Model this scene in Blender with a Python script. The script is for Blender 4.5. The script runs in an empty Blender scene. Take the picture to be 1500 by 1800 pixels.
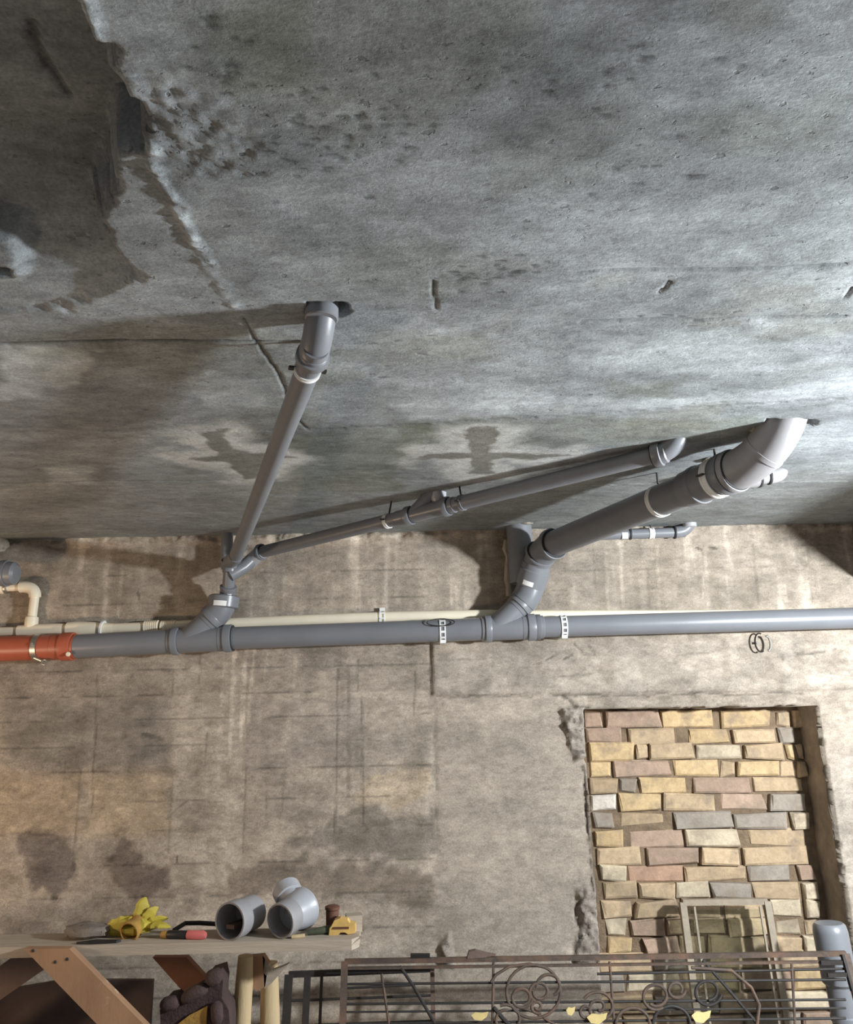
import bpy, bmesh, math, random
import numpy as np
from mathutils import Vector, Matrix
random.seed(7)
scene = bpy.context.scene
col = scene.collection
V = Vector

# ------------------------------------------------------------------ camera
F_PX, PITCH, ROLL, EYE = 1350.0, math.radians(14), math.radians(1.2), 1.6
WALL_Y, CEIL_Z = 3.4, 2.354
cam_d = bpy.data.cameras.new('camera'); cam = bpy.data.objects.new('camera', cam_d); col.objects.link(cam)
cam_d.sensor_fit = 'VERTICAL'; cam_d.sensor_height = 36.0; cam_d.lens = 36.0 * F_PX / 1800.0
cam_d.clip_start = 0.02; cam_d.clip_end = 100
fw = V((0, math.cos(PITCH), math.sin(PITCH))); up0 = V((0, -math.sin(PITCH), math.cos(PITCH))); rt0 = V((1, 0, 0))
cr, sr = math.cos(ROLL), math.sin(ROLL)
rt = rt0 * cr - up0 * sr; up = rt0 * sr + up0 * cr
m = Matrix((rt, up, -fw)).transposed().to_4x4(); m.translation = V((0, 0, EYE))
cam.matrix_world = m
scene.camera = cam

# ------------------------------------------------------------------ world, lamps, exposure
world = bpy.data.worlds.new('basement_air'); scene.world = world; world.use_nodes = True
bg = world.node_tree.nodes['Background']; bg.inputs[0].default_value = (0.90, 0.93, 0.97, 1); bg.inputs[1].default_value = 0.22
def lamp(name, loc, energy, color, radius):
    l = bpy.data.lights.new(name, 'POINT'); l.energy = energy; l.color = color; l.shadow_soft_size = radius
    o = bpy.data.objects.new(name, l); col.objects.link(o); o.location = loc; return o
lamp('work_lamp_right_offscreen', (2.3, 1.42, 1.84), 430, (0.92, 0.97, 1.0), 0.07)
lamp('warm_lamp_left_offscreen', (-2.5, 2.0, 1.15), 46, (1.0, 0.72, 0.48), 0.10)
vs = scene.view_settings; vs.view_transform = 'Standard'; vs.look = 'None'; vs.gamma = 1.0; vs.exposure = 0.22; vs.use_curve_mapping = False

# ------------------------------------------------------------------ where a pixel of the photograph lies on a plane of the room
def ray(x, y):
    u = (x - 750) / F_PX; v = -(y - 900) / F_PX
    return fw + rt * u + up * v
def W(x, y, Y=WALL_Y):
    d = ray(x, y); return V((0, 0, EYE)) + d * (Y / d.y)
def C(x, y, drop=0.0):
    d = ray(x, y); return V((0, 0, EYE)) + d * ((CEIL_Z - drop - EYE) / d.z)
def onplane(x, y, p0, n):
    d = ray(x, y); o = V((0, 0, EYE)); return o + d * ((p0 - o).dot(n) / d.dot(n))

# ------------------------------------------------------------------ materials
def lin(c):
    return tuple(((x / 255) / 12.92 if x / 255 <= 0.04045 else ((x / 255 + 0.055) / 1.055) ** 2.4) for x in c)
class NT:
    def __init__(s, name):
        s.m = bpy.data.materials.new(name); s.m.use_nodes = True; s.t = s.m.node_tree; s.n = s.t.nodes
        s.b = s.n['Principled BSDF']
    def add(s, ty, **kw):
        n = s.n.new(ty)
        for k, v in kw.items(): setattr(n, k, v)
        return n
    def link(s, a, b): s.t.links.new(a, b)
    def coord(s, kind='Object'):
        return s.add('ShaderNodeTexCoord').outputs[kind]
    def noise(s, co, scale, detail=6, rough=0.6, stretch=None):
        if stretch:
            mp = s.add('ShaderNodeMapping'); mp.inputs['Scale'].default_value = stretch; s.link(co, mp.inputs[0]); co = mp.outputs[0]
        n = s.add('ShaderNodeTexNoise'); n.inputs['Scale'].default_value = scale; n.inputs['Detail'].default_value = detail; n.inputs['Roughness'].default_value = rough
        s.link(co, n.inputs['Vector']); return n.outputs['Fac']
    def ramp(s, fac, lo, hi, p0=0.3, p1=0.7):
        r = s.add('ShaderNodeMapRange'); r.inputs['From Min'].default_value = p0; r.inputs['From Max'].default_value = p1
        r.inputs['To Min'].default_value = lo; r.inputs['To Max'].default_value = hi; s.link(fac, r.inputs['Value']); return r.outputs[0]
    def mul(s, a, b):
        n = s.add('ShaderNodeMath', operation='MULTIPLY')
        for i, v in enumerate((a, b)):
            if isinstance(v, (int, float)): n.inputs[i].default_value = v
            else: s.link(v, n.inputs[i])
        return n.outputs[0]
    def addm(s, a, b):
        n = s.add('ShaderNodeMath', operation='ADD')
        for i, v in enumerate((a, b)):
            if isinstance(v, (int, float)): n.inputs[i].default_value = v
            else: s.link(v, n.inputs[i])
        return n.outputs[0]
    def scalecol(s, colr, fac):
        n = s.add('ShaderNodeVectorMath', operation='SCALE')
        if isinstance(colr, tuple): n.inputs[0].default_value = colr[:3]
        else: s.link(colr, n.inputs[0])
        s.link(fac, n.inputs['Scale']); return n.outputs[0]
    def mix(s, fac, a, b):
        n = s.add('ShaderNodeMix', data_type='RGBA'); 
        s.link(fac, n.inputs[0])
        for i, v in ((6, a), (7, b)):
            if isinstance(v, tuple): n.inputs[i].default_value = (*v[:3], 1)
            else: s.link(v, n.inputs[i])
        return n.outputs[2]
    def bump(s, h, strength, dist=0.01):
        n = s.add('ShaderNodeBump'); n.inputs['Strength'].default_value = strength; n.inputs['Distance'].default_value = dist
        s.link(h, n.inputs['Height']); s.link(n.outputs[0], s.b.inputs['Normal'])

def simple(name, rgb, rough=0.6, vary=0.15, scale=12, bump=0.0, bscale=60, metal=0.0, stretch=None, spec=None, spots=None):
    t = NT(name); co = t.coord()
    f = t.ramp(t.noise(co, scale, 5, 0.6, stretch), 1 - vary, 1 + vary)
    c = t.scalecol(lin(rgb), f)
    if spots:
        rgb2, sc, p0, p1 = spots
        c = t.mix(t.ramp(t.noise(co, sc, 4, 0.6), 0, 1, p0, p1), c, lin(rgb2))
    t.link(c, t.b.inputs['Base Color'])
    t.b.inputs['Roughness'].default_value = rough; t.b.inputs['Metallic'].default_value = metal
    if spec is not None: t.b.inputs['Specular IOR Level'].default_value = spec
    if bump: t.bump(t.noise(co, bscale, 6, 0.65, stretch), bump, 0.01)
    return t.m

def concrete(name, stretch, bump):
    t = NT(name); co = t.coord()
    a = t.add('ShaderNodeAttribute'); a.attribute_name = 'tint'
    p = t.add('ShaderNodeAttribute'); p.attribute_name = 'pits'
    n1 = t.noise(co, 3.5, 10, 0.66, stretch); n2 = t.noise(co, 24, 10, 0.78, stretch); n3 = t.noise(co, 170, 5, 0.75)
    f = t.mul(t.ramp(n1, 0.80, 1.2), t.mul(t.ramp(n2, 0.66, 1.34), t.ramp(n3, 0.72, 1.28)))
    c = t.scalecol(a.outputs['Color'], f)
    # open pores
    pn = t.noise(co, 34, 3, 0.5, (1, 1.6, 1)); pm = t.mul(t.ramp(pn, 0, 1, 0.66, 0.70), p.outputs['Fac'])
    pn2 = t.noise(co, 75, 3, 0.6, (1, 1.6, 1)); pm2 = t.mul(t.ramp(pn2, 0, 1, 0.64, 0.69), p.outputs['Fac'])
    pores = t.addm(pm, t.mul(pm2, 0.7))
    c = t.mix(pores, c, t.scalecol(c, t.mul(p.outputs['Fac'], 0.45)))
    t.link(c, t.b.inputs['Base Color'])
    t.link(t.ramp(n1, 0.72, 0.95), t.b.inputs['Roughness']); t.b.inputs['Specular IOR Level'].default_value = 0.25
    h = t.addm(t.addm(t.mul(n2, 0.8), t.mul(n3, 0.22)), t.mul(pores, -0.9))
    t.bump(h, bump, 0.006)
    return t.m

M = {}
M['ceiling'] = concrete('ceiling_concrete', (1, 1.7, 1), 0.7)
M['wall'] = concrete('wall_concrete', (1, 1, 1.9), 0.55)
M['floor'] = simple('floor_concrete', (120, 112, 104), 0.9, 0.2, 4, 0.5, 40)
M['mortar'] = simple('brick_mortar', (118, 100, 80), 0.95, 0.3, 25, 0.9, 70)
M['foam'] = simple('dried_foam', (168, 160, 145), 0.9, 0.15, 30, 0.7, 60)
M['pvc'] = simple('grey_pvc', (117, 119, 124), 0.34, 0.06, 8, 0.03, 30)
M['pvc_gloss'] = simple('glossy_grey_pvc', (117, 119, 124), 0.16, 0.06, 8)
M['pvc_dark'] = simple('dusty_grey_pvc', (117, 119, 124), 0.42, 0.10, 10, 0.05, 40)
M['pvc_light'] = simple('pale_grey_pvc', (160, 161, 166), 0.34, 0.06, 8, 0.03, 30)
M['pvc_mid'] = simple('dull_grey_pvc', (140, 138, 140), 0.45, 0.10, 10, 0.05, 40)
M['pvc_in'] = simple('pipe_inside', (140, 138, 140), 0.6, 0.15, 15)
M['rubber'] = simple('rubber_seal', (38, 38, 42), 0.7, 0.1)
M['orange'] = simple('orange_pvc', (170, 88, 64), 0.42, 0.08, 8, 0.03, 30)
M['cream'] = simple('cream_plastic', (238, 227, 204), 0.45, 0.06, 9, 0.04, 40, spots=((190, 165, 130), 7, 0.68, 0.85))
M['white'] = simple('white_plastic', (226, 226, 224), 0.45, 0.04)
M['paper'] = simple('white_sticker', (232, 232, 230), 0.5, 0.03)
M['steel'] = simple('galvanised_steel', (175, 172, 165), 0.38, 0.12, 30, 0.05, 60, metal=0.85)
M['dark_steel'] = simple('dark_screw_steel', (70, 68, 66), 0.5, 0.15, 30, metal=0.6)
M['iron'] = simple('rusty_iron', (82, 70, 62), 0.7, 0.25, 25, 0.3, 90, metal=0.25, spots=((112, 86, 70), 14, 0.45, 0.7))
M['iron_dark'] = simple('dark_iron', (48, 44, 42), 0.65, 0.2, 25, 0.2, 90, metal=0.3)
M['gold'] = simple('gilded_leaf', (200, 178, 120), 0.5, 0.15, 30, metal=0.1)
M['wood_grey'] = simple('weathered_plank', (166, 153, 137), 0.85, 0.18, 9, 0.5, 40, stretch=(0.15, 1, 1.5), spots=((190, 178, 165), 18, 0.66, 0.75))
M['wood_brown'] = simple('brown_board', (150, 116, 88), 0.8, 0.15, 9, 0.3, 30, stretch=(1, 1, 0.3), spots=((196, 168, 140), 12, 0.66, 0.78))
M['wood_red'] = simple('reddish_board', (134, 92, 68), 0.8, 0.15, 9, 0.3, 30)
M['wood_pale'] = simple('pale_peeled_wood', (182, 160, 124), 0.75, 0.15, 7, 0.4, 25, stretch=(1, 1, 0.2))
M['wood_dark'] = simple('dark_dirty_board', (72, 58, 54), 0.85, 0.25, 6, 0.4, 25)
M['board_mid'] = simple('dull_brown_board', (104, 86, 78), 0.85, 0.2, 6, 0.4, 25)
M['yellow'] = simple('yellow_rubber', (178, 160, 62), 0.55, 0.12, 18, 0.2, 40)
M['ochre'] = simple('ochre_cloth', (160, 122, 58), 0.8, 0.2, 14, 0.4, 60)
M['brown_cloth'] = simple('dark_brown_cloth', (66, 50, 48), 0.9, 0.25, 18, 0.6, 60)
M['grey_cloth'] = simple('grey_rag', (118, 108, 98), 0.9, 0.2, 18, 0.6, 60)
M['black'] = simple('black_plastic', (30, 28, 28), 0.5, 0.15)
M['red'] = simple('red_plastic', (182, 96, 90), 0.5, 0.1)
M['green'] = simple('dark_green_plastic', (62, 66, 48), 0.6, 0.15)
M['tape_yellow'] = simple('yellow_plastic', (206, 168, 98), 0.5, 0.15, 40)
M['brown'] = simple('brown_stopper', (96, 60, 44), 0.7, 0.15)
M['sash'] = simple('worn_white_sash', (140, 128, 110), 0.6, 0.15, 14, 0.3, 40)
def glass():
    t = NT('dusty_pane'); t.b.inputs['Base Color'].default_value = (0.80, 0.84, 0.80, 1); t.b.inputs['Roughness'].default_value = 0.12
    t.b.inputs['Transmission Weight'].default_value = 1.0; t.b.inputs['IOR'].default_value = 1.15
    return t.m
M['glass'] = glass()
def brickmat():
    t = NT('yellow_clay_brick'); co = t.coord(); oi = t.add('ShaderNodeObjectInfo')
    n1 = t.noise(co, 14, 6, 0.65); n2 = t.noise(co, 60, 5, 0.7)
    c = t.scalecol(oi.outputs['Color'], t.mul(t.ramp(n1, 0.82, 1.16), t.ramp(n2, 0.85, 1.12)))
    c = t.mix(t.ramp(t.noise(co, 11, 5, 0.65), 0, 0.75, 0.50, 0.68), c, lin((126, 112, 98)))
    t.link(c, t.b.inputs['Base Color']); t.b.inputs['Roughness'].default_value = 0.9; t.b.inputs['Specular IOR Level'].default_value = 0.2
    t.bump(t.addm(n1, t.mul(n2, 0.5)), 0.6, 0.008); return t.m
M['brick'] = brickmat()

# ------------------------------------------------------------------ object helpers
def tag(o, label=None, cat=None, group=None, kind=None):
    if label: o['label'] = label
    if cat: o['category'] = cat
    if group: o['group'] = group
    if kind: o['kind'] = kind
    return o
def thing(name, label, cat, loc, group=None):
    o = bpy.data.objects.new(name, None); o.empty_display_size = 0.05; o.location = loc; col.objects.link(o)
    o['_o'] = tuple(loc); return tag(o, label, cat, group)
def obj(name, geo, mat, parent=None, smooth=True, sharp=35):
    vs_, fs_ = geo
    vs_ = [V(v) for v in vs_]
    if parent is None:
        lo = V([min(v[i] for v in vs_) for i in range(3)]); hi = V([max(v[i] for v in vs_) for i in range(3)])
        org = V(((lo.x + hi.x) / 2, (lo.y + hi.y) / 2, lo.z))
    else: org = V(parent['_o'])
    me = bpy.data.meshes.new(name); me.from_pydata([v - org for v in vs_], [], fs_); me.update()
    bm = bmesh.new(); bm.from_mesh(me); bmesh.ops.recalc_face_normals(bm, faces=bm.faces); bm.to_mesh(me); bm.free()
    o = bpy.data.objects.new(name, me); col.objects.link(o); me.materials.append(M[mat] if isinstance(mat, str) else mat)
    if smooth:
        me.polygons.foreach_set('use_smooth', [True] * len(me.polygons)); me.set_sharp_from_angle(angle=math.radians(sharp))
    o['_o'] = tuple(org)
    if parent is None: o.location = org
    else: o.parent = parent
    return o
def join(*gs):
    v, f = [], []
    for g in gs:
        n = len(v); v += list(g[0]); f += [tuple(i + n for i in q) for q in g[1]]
    return v, f
def frame(d):
    d = d.normalized(); a = V((0, 0, 1)) if abs(d.z) < 0.9 else V((0, 1, 0))
    x = a.cross(d).normalized(); return x, d.cross(x)
def lathe(p0, d, prof, seg=32, caps=True):
    """rings at (distance along d, radius)"""
    d = d.normalized(); x, y = frame(d); v, f = [], []
    for t, r in prof:
        for k in range(seg):
            a = 2 * math.pi * k / seg; v.append(p0 + d * t + (x * math.cos(a) + y * math.sin(a)) * r)
    for i in range(len(prof) - 1):
        for k in range(seg):
            k2 = (k + 1) % seg; f.append((i * seg + k, i * seg + k2, (i + 1) * seg + k2, (i + 1) * seg + k))
    if caps:
        f.append(tuple(range(seg))); f.append(tuple(range((len(prof) - 1) * seg, len(prof) * seg)))
    return v, f
def rod(a, b, r, seg=24): return lathe(a, b - a, [(0, r), ((b - a).length, r)], seg)
def hollow(a, b, r, wall=0.004, seg=32, prof=None):
    L = (b - a).length; pr = prof or [(0, r), (L, r)]
    return lathe(a, b - a, pr + [(t, q - wall) for t, q in reversed(pr)] + [pr[0]], seg, False)
def sweep(pts, rad, seg=24, caps=True, flat=1.0, xref=None):
    pts = [V(p) for p in pts]; n = len(pts); v, f = [], []
    if not hasattr(rad, '__len__'): rad = [rad] * n
    tg = [(pts[min(i + 1, n - 1)] - pts[max(i - 1, 0)]).normalized() for i in range(n)]
    x, y = frame(tg[0])
    if xref is not None: x = (xref - tg[0] * xref.dot(tg[0])).normalized()
    for i in range(n):
        x = (x - tg[i] * x.dot(tg[i])).normalized(); y = tg[i].cross(x)
        for k in range(seg):
            a = 2 * math.pi * k / seg; v.append(pts[i] + (x * math.cos(a) + y * math.sin(a) * flat) * rad[i])
    for i in range(n - 1):
        for k in range(seg):
            k2 = (k + 1) % seg; f.append((i * seg + k, i * seg + k2, (i + 1) * seg + k2, (i + 1) * seg + k))
    if caps: f.append(tuple(range(seg))); f.append(tuple(range((n - 1) * seg, n * seg)))
    return v, f
def bez(a, p, b, n=12): return [a * (1 - t) ** 2 + p * 2 * t * (1 - t) + b * t * t for t in [i / n for i in range(n + 1)]]
def box(c, sx, sy, sz, rz=0.0, axes=None):
    c = V(c)
    ax = axes or (V((math.cos(rz), math.sin(rz), 0)), V((-math.sin(rz), math.cos(rz), 0)), V((0, 0, 1)))
    v = [c + ax[0] * (i * sx / 2) + ax[1] * (j * sy / 2) + ax[2] * (k * sz / 2) for i in (-1, 1) for j in (-1, 1) for k in (-1, 1)]
    return v, [(0, 1, 3, 2), (4, 6, 7, 5), (0, 4, 5, 1), (2, 3, 7, 6), (0, 2, 6, 4), (1, 5, 7, 3)]
def bar(a, b, w, h, upv=V((0, 0, 1))):
    d = (b - a); L = d.length; d.normalize(); s = d.cross(upv).normalized(); u = s.cross(d)
    return box((a + b) / 2, L, w, h, axes=(d, s, u))
def prism(poly, n):
    """poly: world points in a plane, thickness vector n"""
    k = len(poly); v = [V(p) for p in poly] + [V(p) + n for p in poly]
    return v, [tuple(range(k)), tuple(range(k, 2 * k))] + [(i, (i + 1) % k, k + (i + 1) % k, k + i) for i in range(k)]
def ball(c, r, sx=1, sy=1, sz=1, nu=16, nv=10, jit=0, seed=0):
    rg = random.Random(seed); v = [V(c) + V((0, 0, r * sz))]; f = []
    for j in range(1, nv):
        t = math.pi * j / nv
        for i in range(nu):
            a = 2 * math.pi * i / nu; q = r * (1 + rg.uniform(-jit, jit))
            v.append(V(c) + V((q * sx * math.sin(t) * math.cos(a), q * sy * math.sin(t) * math.sin(a), q * sz * math.cos(t))))
    v.append(V(c) - V((0, 0, r * sz)))
    for i in range(nu): f.append((0, 1 + i, 1 + (i + 1) % nu))
    for j in range(nv - 2):
        for i in range(nu):
            a = 1 + j * nu + i; b = 1 + j * nu + (i + 1) % nu; f.append((a, b, b + nu, a + nu))
    L = len(v) - 1; s = 1 + (nv - 2) * nu
    for i in range(nu): f.append((s + i, s + (i + 1) % nu, L))
    return v, f
def patch(p0, d, r, t0, t1, a0, a1, th=0.0012, n=6):
    """curved sticker on a pipe: angles measured about the axis from frame()"""
    d = d.normalized(); x, y = frame(d); v, f = [], []
    for rr in (r, r + th):
        for t in (t0, t1):
            for k in range(n + 1):
                a = a0 + (a1 - a0) * k / n; v.append(p0 + d * t + (x * math.cos(a) + y * math.sin(a)) * rr)
    q = n + 1
    for k in range(n):
        f += [(k, k + 1, q + k + 1, q + k), (2 * q + k, 2 * q + k + 1, 3 * q + k + 1, 3 * q + k), (k, k + 1, 2 * q + k + 1, 2 * q + k), (q + k, q + k + 1, 3 * q + k + 1, 3 * q + k)]
    f += [(0, q, 3 * q, 2 * q), (n, q + n, 3 * q + n, 2 * q + n)]
    return v, f
def face_angle(d, toward):
    x, y = frame(d.normalized()); return math.atan2(toward.dot(y), toward.dot(x))

# ------------------------------------------------------------------ numpy painting of real stains and relief on room surfaces
def vnoise(x, y, scale, seed, octaves=4):
    out = np.zeros_like(x); amp = 1.0; tot = 0
    for o in range(octaves):
        rg = np.random.RandomState(seed + o * 17); L = rg.rand(128, 128)
        xs = x * scale; ys = y * scale; xi = np.floor(xs).astype(int); yi = np.floor(ys).astype(int)
        fx = xs - xi; fy = ys - yi; fx = fx * fx * (3 - 2 * fx); fy = fy * fy * (3 - 2 * fy)
        g = lambda a, b: L[a % 128, b % 128]
        out += amp * ((g(xi, yi) * (1 - fx) + g(xi + 1, yi) * fx) * (1 - fy) + (g(xi, yi + 1) * (1 - fx) + g(xi + 1, yi + 1) * fx) * fy)
        tot += amp; amp *= 0.55; scale *= 2.1
    return out / tot - 0.5
def sstep(a, b, x):
    t = np.clip((x - a) / (b - a), 0, 1); return t * t * (3 - 2 * t)
def poly_sdf(px, py, poly):
    d2 = np.full(px.shape, 1e9); ins = np.zeros(px.shape, bool); n = len(poly)
    for i in range(n):
        ax, ay = poly[i]; bx, by = poly[(i + 1) % n]; ex, ey = bx - ax, by - ay
        t = np.clip(((px - ax) * ex + (py - ay) * ey) / (ex * ex + ey * ey + 1e-12), 0, 1)
        d2 = np.minimum(d2, (px - ax - t * ex) ** 2 + (py - ay - t * ey) ** 2)
        c = ((ay > py) != (by > py)); xx = ax + (py - ay) / (by - ay + 1e-12) * ex; ins ^= (c & (px < xx))
    d = np.sqrt(d2); return np.where(ins, -d, d)
class Surf:
    def __init__(s, U, Vv, conv):
        s.us, s.vs_ = U, Vv; s.U, s.V = np.meshgrid(U, Vv); s.conv = conv
        s.tint = np.ones(s.U.shape + (3,)); s.pits = np.full(s.U.shape, 0.15); s.h = np.zeros(s.U.shape)
    def pts(s, pl): return [s.conv(*p) for p in pl]
    def box_(s, P, pad):
        xs = [p[0] for p in P]; ys = [p[1] for p in P]
        i0 = max(0, np.searchsorted(s.us, min(xs) - pad) - 1); i1 = np.searchsorted(s.us, max(xs) + pad) + 1
        j0 = max(0, np.searchsorted(s.vs_, min(ys) - pad) - 1); j1 = np.searchsorted(s.vs_, max(ys) + pad) + 1
        return slice(j0, j1), slice(i0, i1)
    def poly(s, pl, soft=0.01, amp=0.03, scale=12, seed=1):
        return s.rawpoly(s.pts(pl), soft, amp, scale, seed)
    def rawpoly(s, pl, soft=0.01, amp=0.03, scale=12, seed=1):
        pl = [(p[0], p[1]) for p in pl]; m = np.zeros(s.U.shape); sl = s.box_(pl, soft + amp * 2 + 0.02); x, y = s.U[sl], s.V[sl]
        if x.size: m[sl] = 1 - sstep(-soft, soft, poly_sdf(x, y, pl) + amp * 2 * vnoise(x, y, scale, seed))
        return m
    def line(s, pl, w=0.004, amp=0.006, scale=14, seed=1, soft=0.003, gap=0.0, raw=False):
        P = pl if raw else s.pts(pl); M_ = np.zeros(s.U.shape); sl = s.box_(P, w + soft + amp + 0.02); x0, y0 = s.U[sl], s.V[sl]
        if not x0.size: return M_
        m = np.zeros(x0.shape)
        x = x0 + amp * 2 * vnoise(x0, y0, scale, seed); y = y0 + amp * 2 * vnoise(x0, y0, scale, seed + 50)
        for (ax, ay), (bx, by) in zip(P, P[1:]):
            ex, ey = bx - ax, by - ay; t = np.clip(((x - ax) * ex + (y - ay) * ey) / (ex * ex + ey * ey + 1e-12), 0, 1)
            d = np.hypot(x - ax - t * ex, y - ay - t * ey); m = np.maximum(m, 1 - sstep(w / 2, w / 2 + soft, d))
        if gap: m = m * sstep(gap - 0.5, gap - 0.5 + 0.12, vnoise(x0, y0, 9, seed + 9))
        M_[sl] = m; return M_
    def paint(s, m, colr, a=1.0):
        m = (m * a)[..., None]; s.tint = s.tint * (1 - m) + np.array(colr) * m
    def times(s, m, fac):
        fac = np.array(fac if hasattr(fac, '__len__') else (fac,) * 3); r = np.flatnonzero(m.any(1)); c = np.flatnonzero(m.any(0))
        if len(r) and len(c):
            sl = (slice(r[0], r[-1] + 1), slice(c[0], c[-1] + 1)); s.tint[sl] *= 1 + m[sl][..., None] * (fac - 1)
    def build(s, name, to3d, mat):
        nv, nu = s.U.shape; X, Y, Z = to3d(s.U, s.V, s.h)
        co = np.stack([X, Y, Z], -1).reshape(-1, 3).astype(np.float32)
        idx = np.arange(nv * nu).reshape(nv, nu); q = np.stack([idx[:-1, :-1], idx[:-1, 1:], idx[1:, 1:], idx[1:, :-1]], -1).reshape(-1, 4)
        me = bpy.data.meshes.new(name); me.vertices.add(len(co)); me.vertices.foreach_set('co', co.ravel())
        me.loops.add(q.size); me.loops.foreach_set('vertex_index', q.ravel().astype(np.int32))
        me.polygons.add(len(q)); me.polygons.foreach_set('loop_start', np.arange(0, q.size, 4, dtype=np.int32)); me.polygons.foreach_set('loop_total', np.full(len(q), 4, np.int32))
        me.update(calc_edges=True); me.validate()
        me.polygons.foreach_set('use_smooth', np.ones(len(q), bool))
        t = me.color_attributes.new('tint', 'FLOAT_COLOR', 'POINT'); a = np.ones((len(co), 4), np.float32); a[:, :3] = np.clip(s.tint.reshape(-1, 3), 0.01, 0.9); t.data.foreach_set('color', a.ravel())
        p = me.attributes.new('pits', 'FLOAT', 'POINT'); p.data.foreach_set('value', s.pits.ravel().astype(np.float32))
        o = bpy.data.objects.new(name, me); col.objects.link(o); me.materials.append(M[mat]); o['kind'] = 'structure'; o['_o'] = (0, 0, 0); return o
def spaced(a, b, step): return np.linspace(a, b, max(2, int(round((b - a) / step)) + 1))

# ================================================================== CEILING
cu = np.concatenate([spaced(-5, -2.2, 0.2)[:-1], spaced(-2.2, -1.1, 0.014)[:-1], spaced(-1.1, 1.1, 0.0055)[:-1], spaced(1.1, 2.2, 0.014)[:-1], spaced(2.2, 5, 0.2)])
cv = np.concatenate([spaced(-3, 0.45, 0.15)[:-1], spaced(0.45, 1.6, 0.0055)[:-1], spaced(1.6, 3.43, 0.0085)])
S = Surf(cu, cv, lambda x, y: (C(x, y).x, C(x, y).y))
U_, V_ = S.U, S.V
base = np.array(lin((141, 146, 149)))
S.tint[:] = base
big = vnoise(U_, V_ * 1.6, 1.6, 3, 5); mid = vnoise(U_, V_ * 1.8, 5.5, 8, 5); fine = vnoise(U_, V_ * 2.2, 16, 21, 4)
S.tint *= np.clip(1 + 0.95 * big + 0.85 * mid + 0.45 * fine, 0.35, 2)[..., None]
ol = sstep(0.03, 0.22, vnoise(U_, V_ * 1.5, 2.6, 31, 4)); S.times(ol, (0.86, 0.84, 0.78))
S.h += 0.010 * big + 0.004 * mid + 0.0025 * fine
S.pits += 0.25 * sstep(0.02, 0.2, vnoise(U_, V_, 2.3, 44, 3))
# smoother cast strip next to the wall
sm = sstep(2.40, 2.62, V_ + 0.06 * vnoise(U_, V_, 3, 5)); S.tint = S.tint * (1 - 0.6 * sm[..., None]) + np.array(lin((139, 141, 139))) * 0.6 * sm[..., None]
# olive damp zones
for pl, fc, sd in [([(330, 40), (520, 20), (560, 130), (420, 190), (330, 120)], (0.72, 0.72, 0.66), 3), ([(850, 70), (1010, 60), (1000, 140), (860, 145)], (0.74, 0.76, 0.74), 4),
                   ([(1120, 200), (1480, 180), (1480, 280), (1250, 250)], (0.86, 0.87, 0.82), 6), ([(820, 210), (1100, 150), (1160, 290), (880, 340)], (0.86, 0.87, 0.84), 7),
                   ([(1270, 10), (1420, 5), (1400, 60), (1280, 70)], (0.78, 0.78, 0.72), 8), ([(1080, 675), (1200, 668), (1180, 698), (1090, 700)], (0.72, 0.72, 0.66), 9),
                   ([(700, 740), (1330, 735), (1330, 770), (700, 800)], (0.84, 0.84, 0.76), 10), ([(450, 760), (760, 745), (700, 860), (440, 870)], (0.80, 0.80, 0.72), 11),
                   ([(640, 430), (800, 430), (980, 470), (760, 520), (610, 490)], (0.88, 0.88, 0.84), 13)]:
    S.times(S.poly(pl, 0.03, 0.06, 9, sd), fc)
# pale lime bloom
for pl, fc, sd in [([(690, 712), (860, 705), (1200, 700), (1330, 690), (1490, 660), (1490, 690), (1280, 712), (1000, 728), (720, 738)], 1.45, 3), ([(1010, 600), (1490, 560), (1490, 650), (1200, 660), (1010, 640)], 1.25, 5),
                   ([(0, 605), (170, 610), (190, 640), (100, 690), (0, 700)], 1.8, 7), ([(-60, 612), (80, 608), (140, 625), (60, 640), (-60, 640)], 1.4, 37), ([(560, 640), (700, 660), (1000, 690), (960, 715), (700, 720), (560, 690)], 1.25, 38), ([(330, 650), (430, 660), (470, 720), (350, 710)], 1.3, 9), ([(75, 825), (160, 815), (165, 850), (90, 852)], 1.6, 12),
                   ([(560, 560), (740, 570), (1000, 600), (980, 650), (620, 640)], 1.18, 15),
                   ([(160, 0), (330, 0), (330, 170), (270, 200), (190, 130)], 1.25, 17), ([(200, 430), (400, 440), (430, 540), (250, 540)], 1.1, 18)]:
    S.times(S.poly(pl, 0.02, 0.05, 11, sd), fc)
# damp crosses at the slab joints, with a pale rim
for pl, sd in [([(340, 758), (395, 758), (405, 790), (470, 797), (525, 803), (480, 812), (455, 840), (425, 848), (405, 815), (330, 808), (380, 798), (372, 775)], 4),
               ([(825, 750), (872, 750), (866, 792), (940, 796), (1000, 800), (930, 806), (868, 808), (868, 832), (826, 832), (824, 806), (730, 806), (750, 797), (826, 794)], 6)]:
    d = poly_sdf(U_, V_, S.pts(pl)) + 0.07 * vnoise(U_, V_ * 1.3, 11, sd)
    S.paint((1 - sstep(0.015, 0.11, d + 0.16 * vnoise(U_, V_ * 1.5, 6, sd + 2))), lin((196, 198, 196)), 0.9); S.times(1 - sstep(-0.008, 0.006, d), (0.42, 0.41, 0.38))
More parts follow.
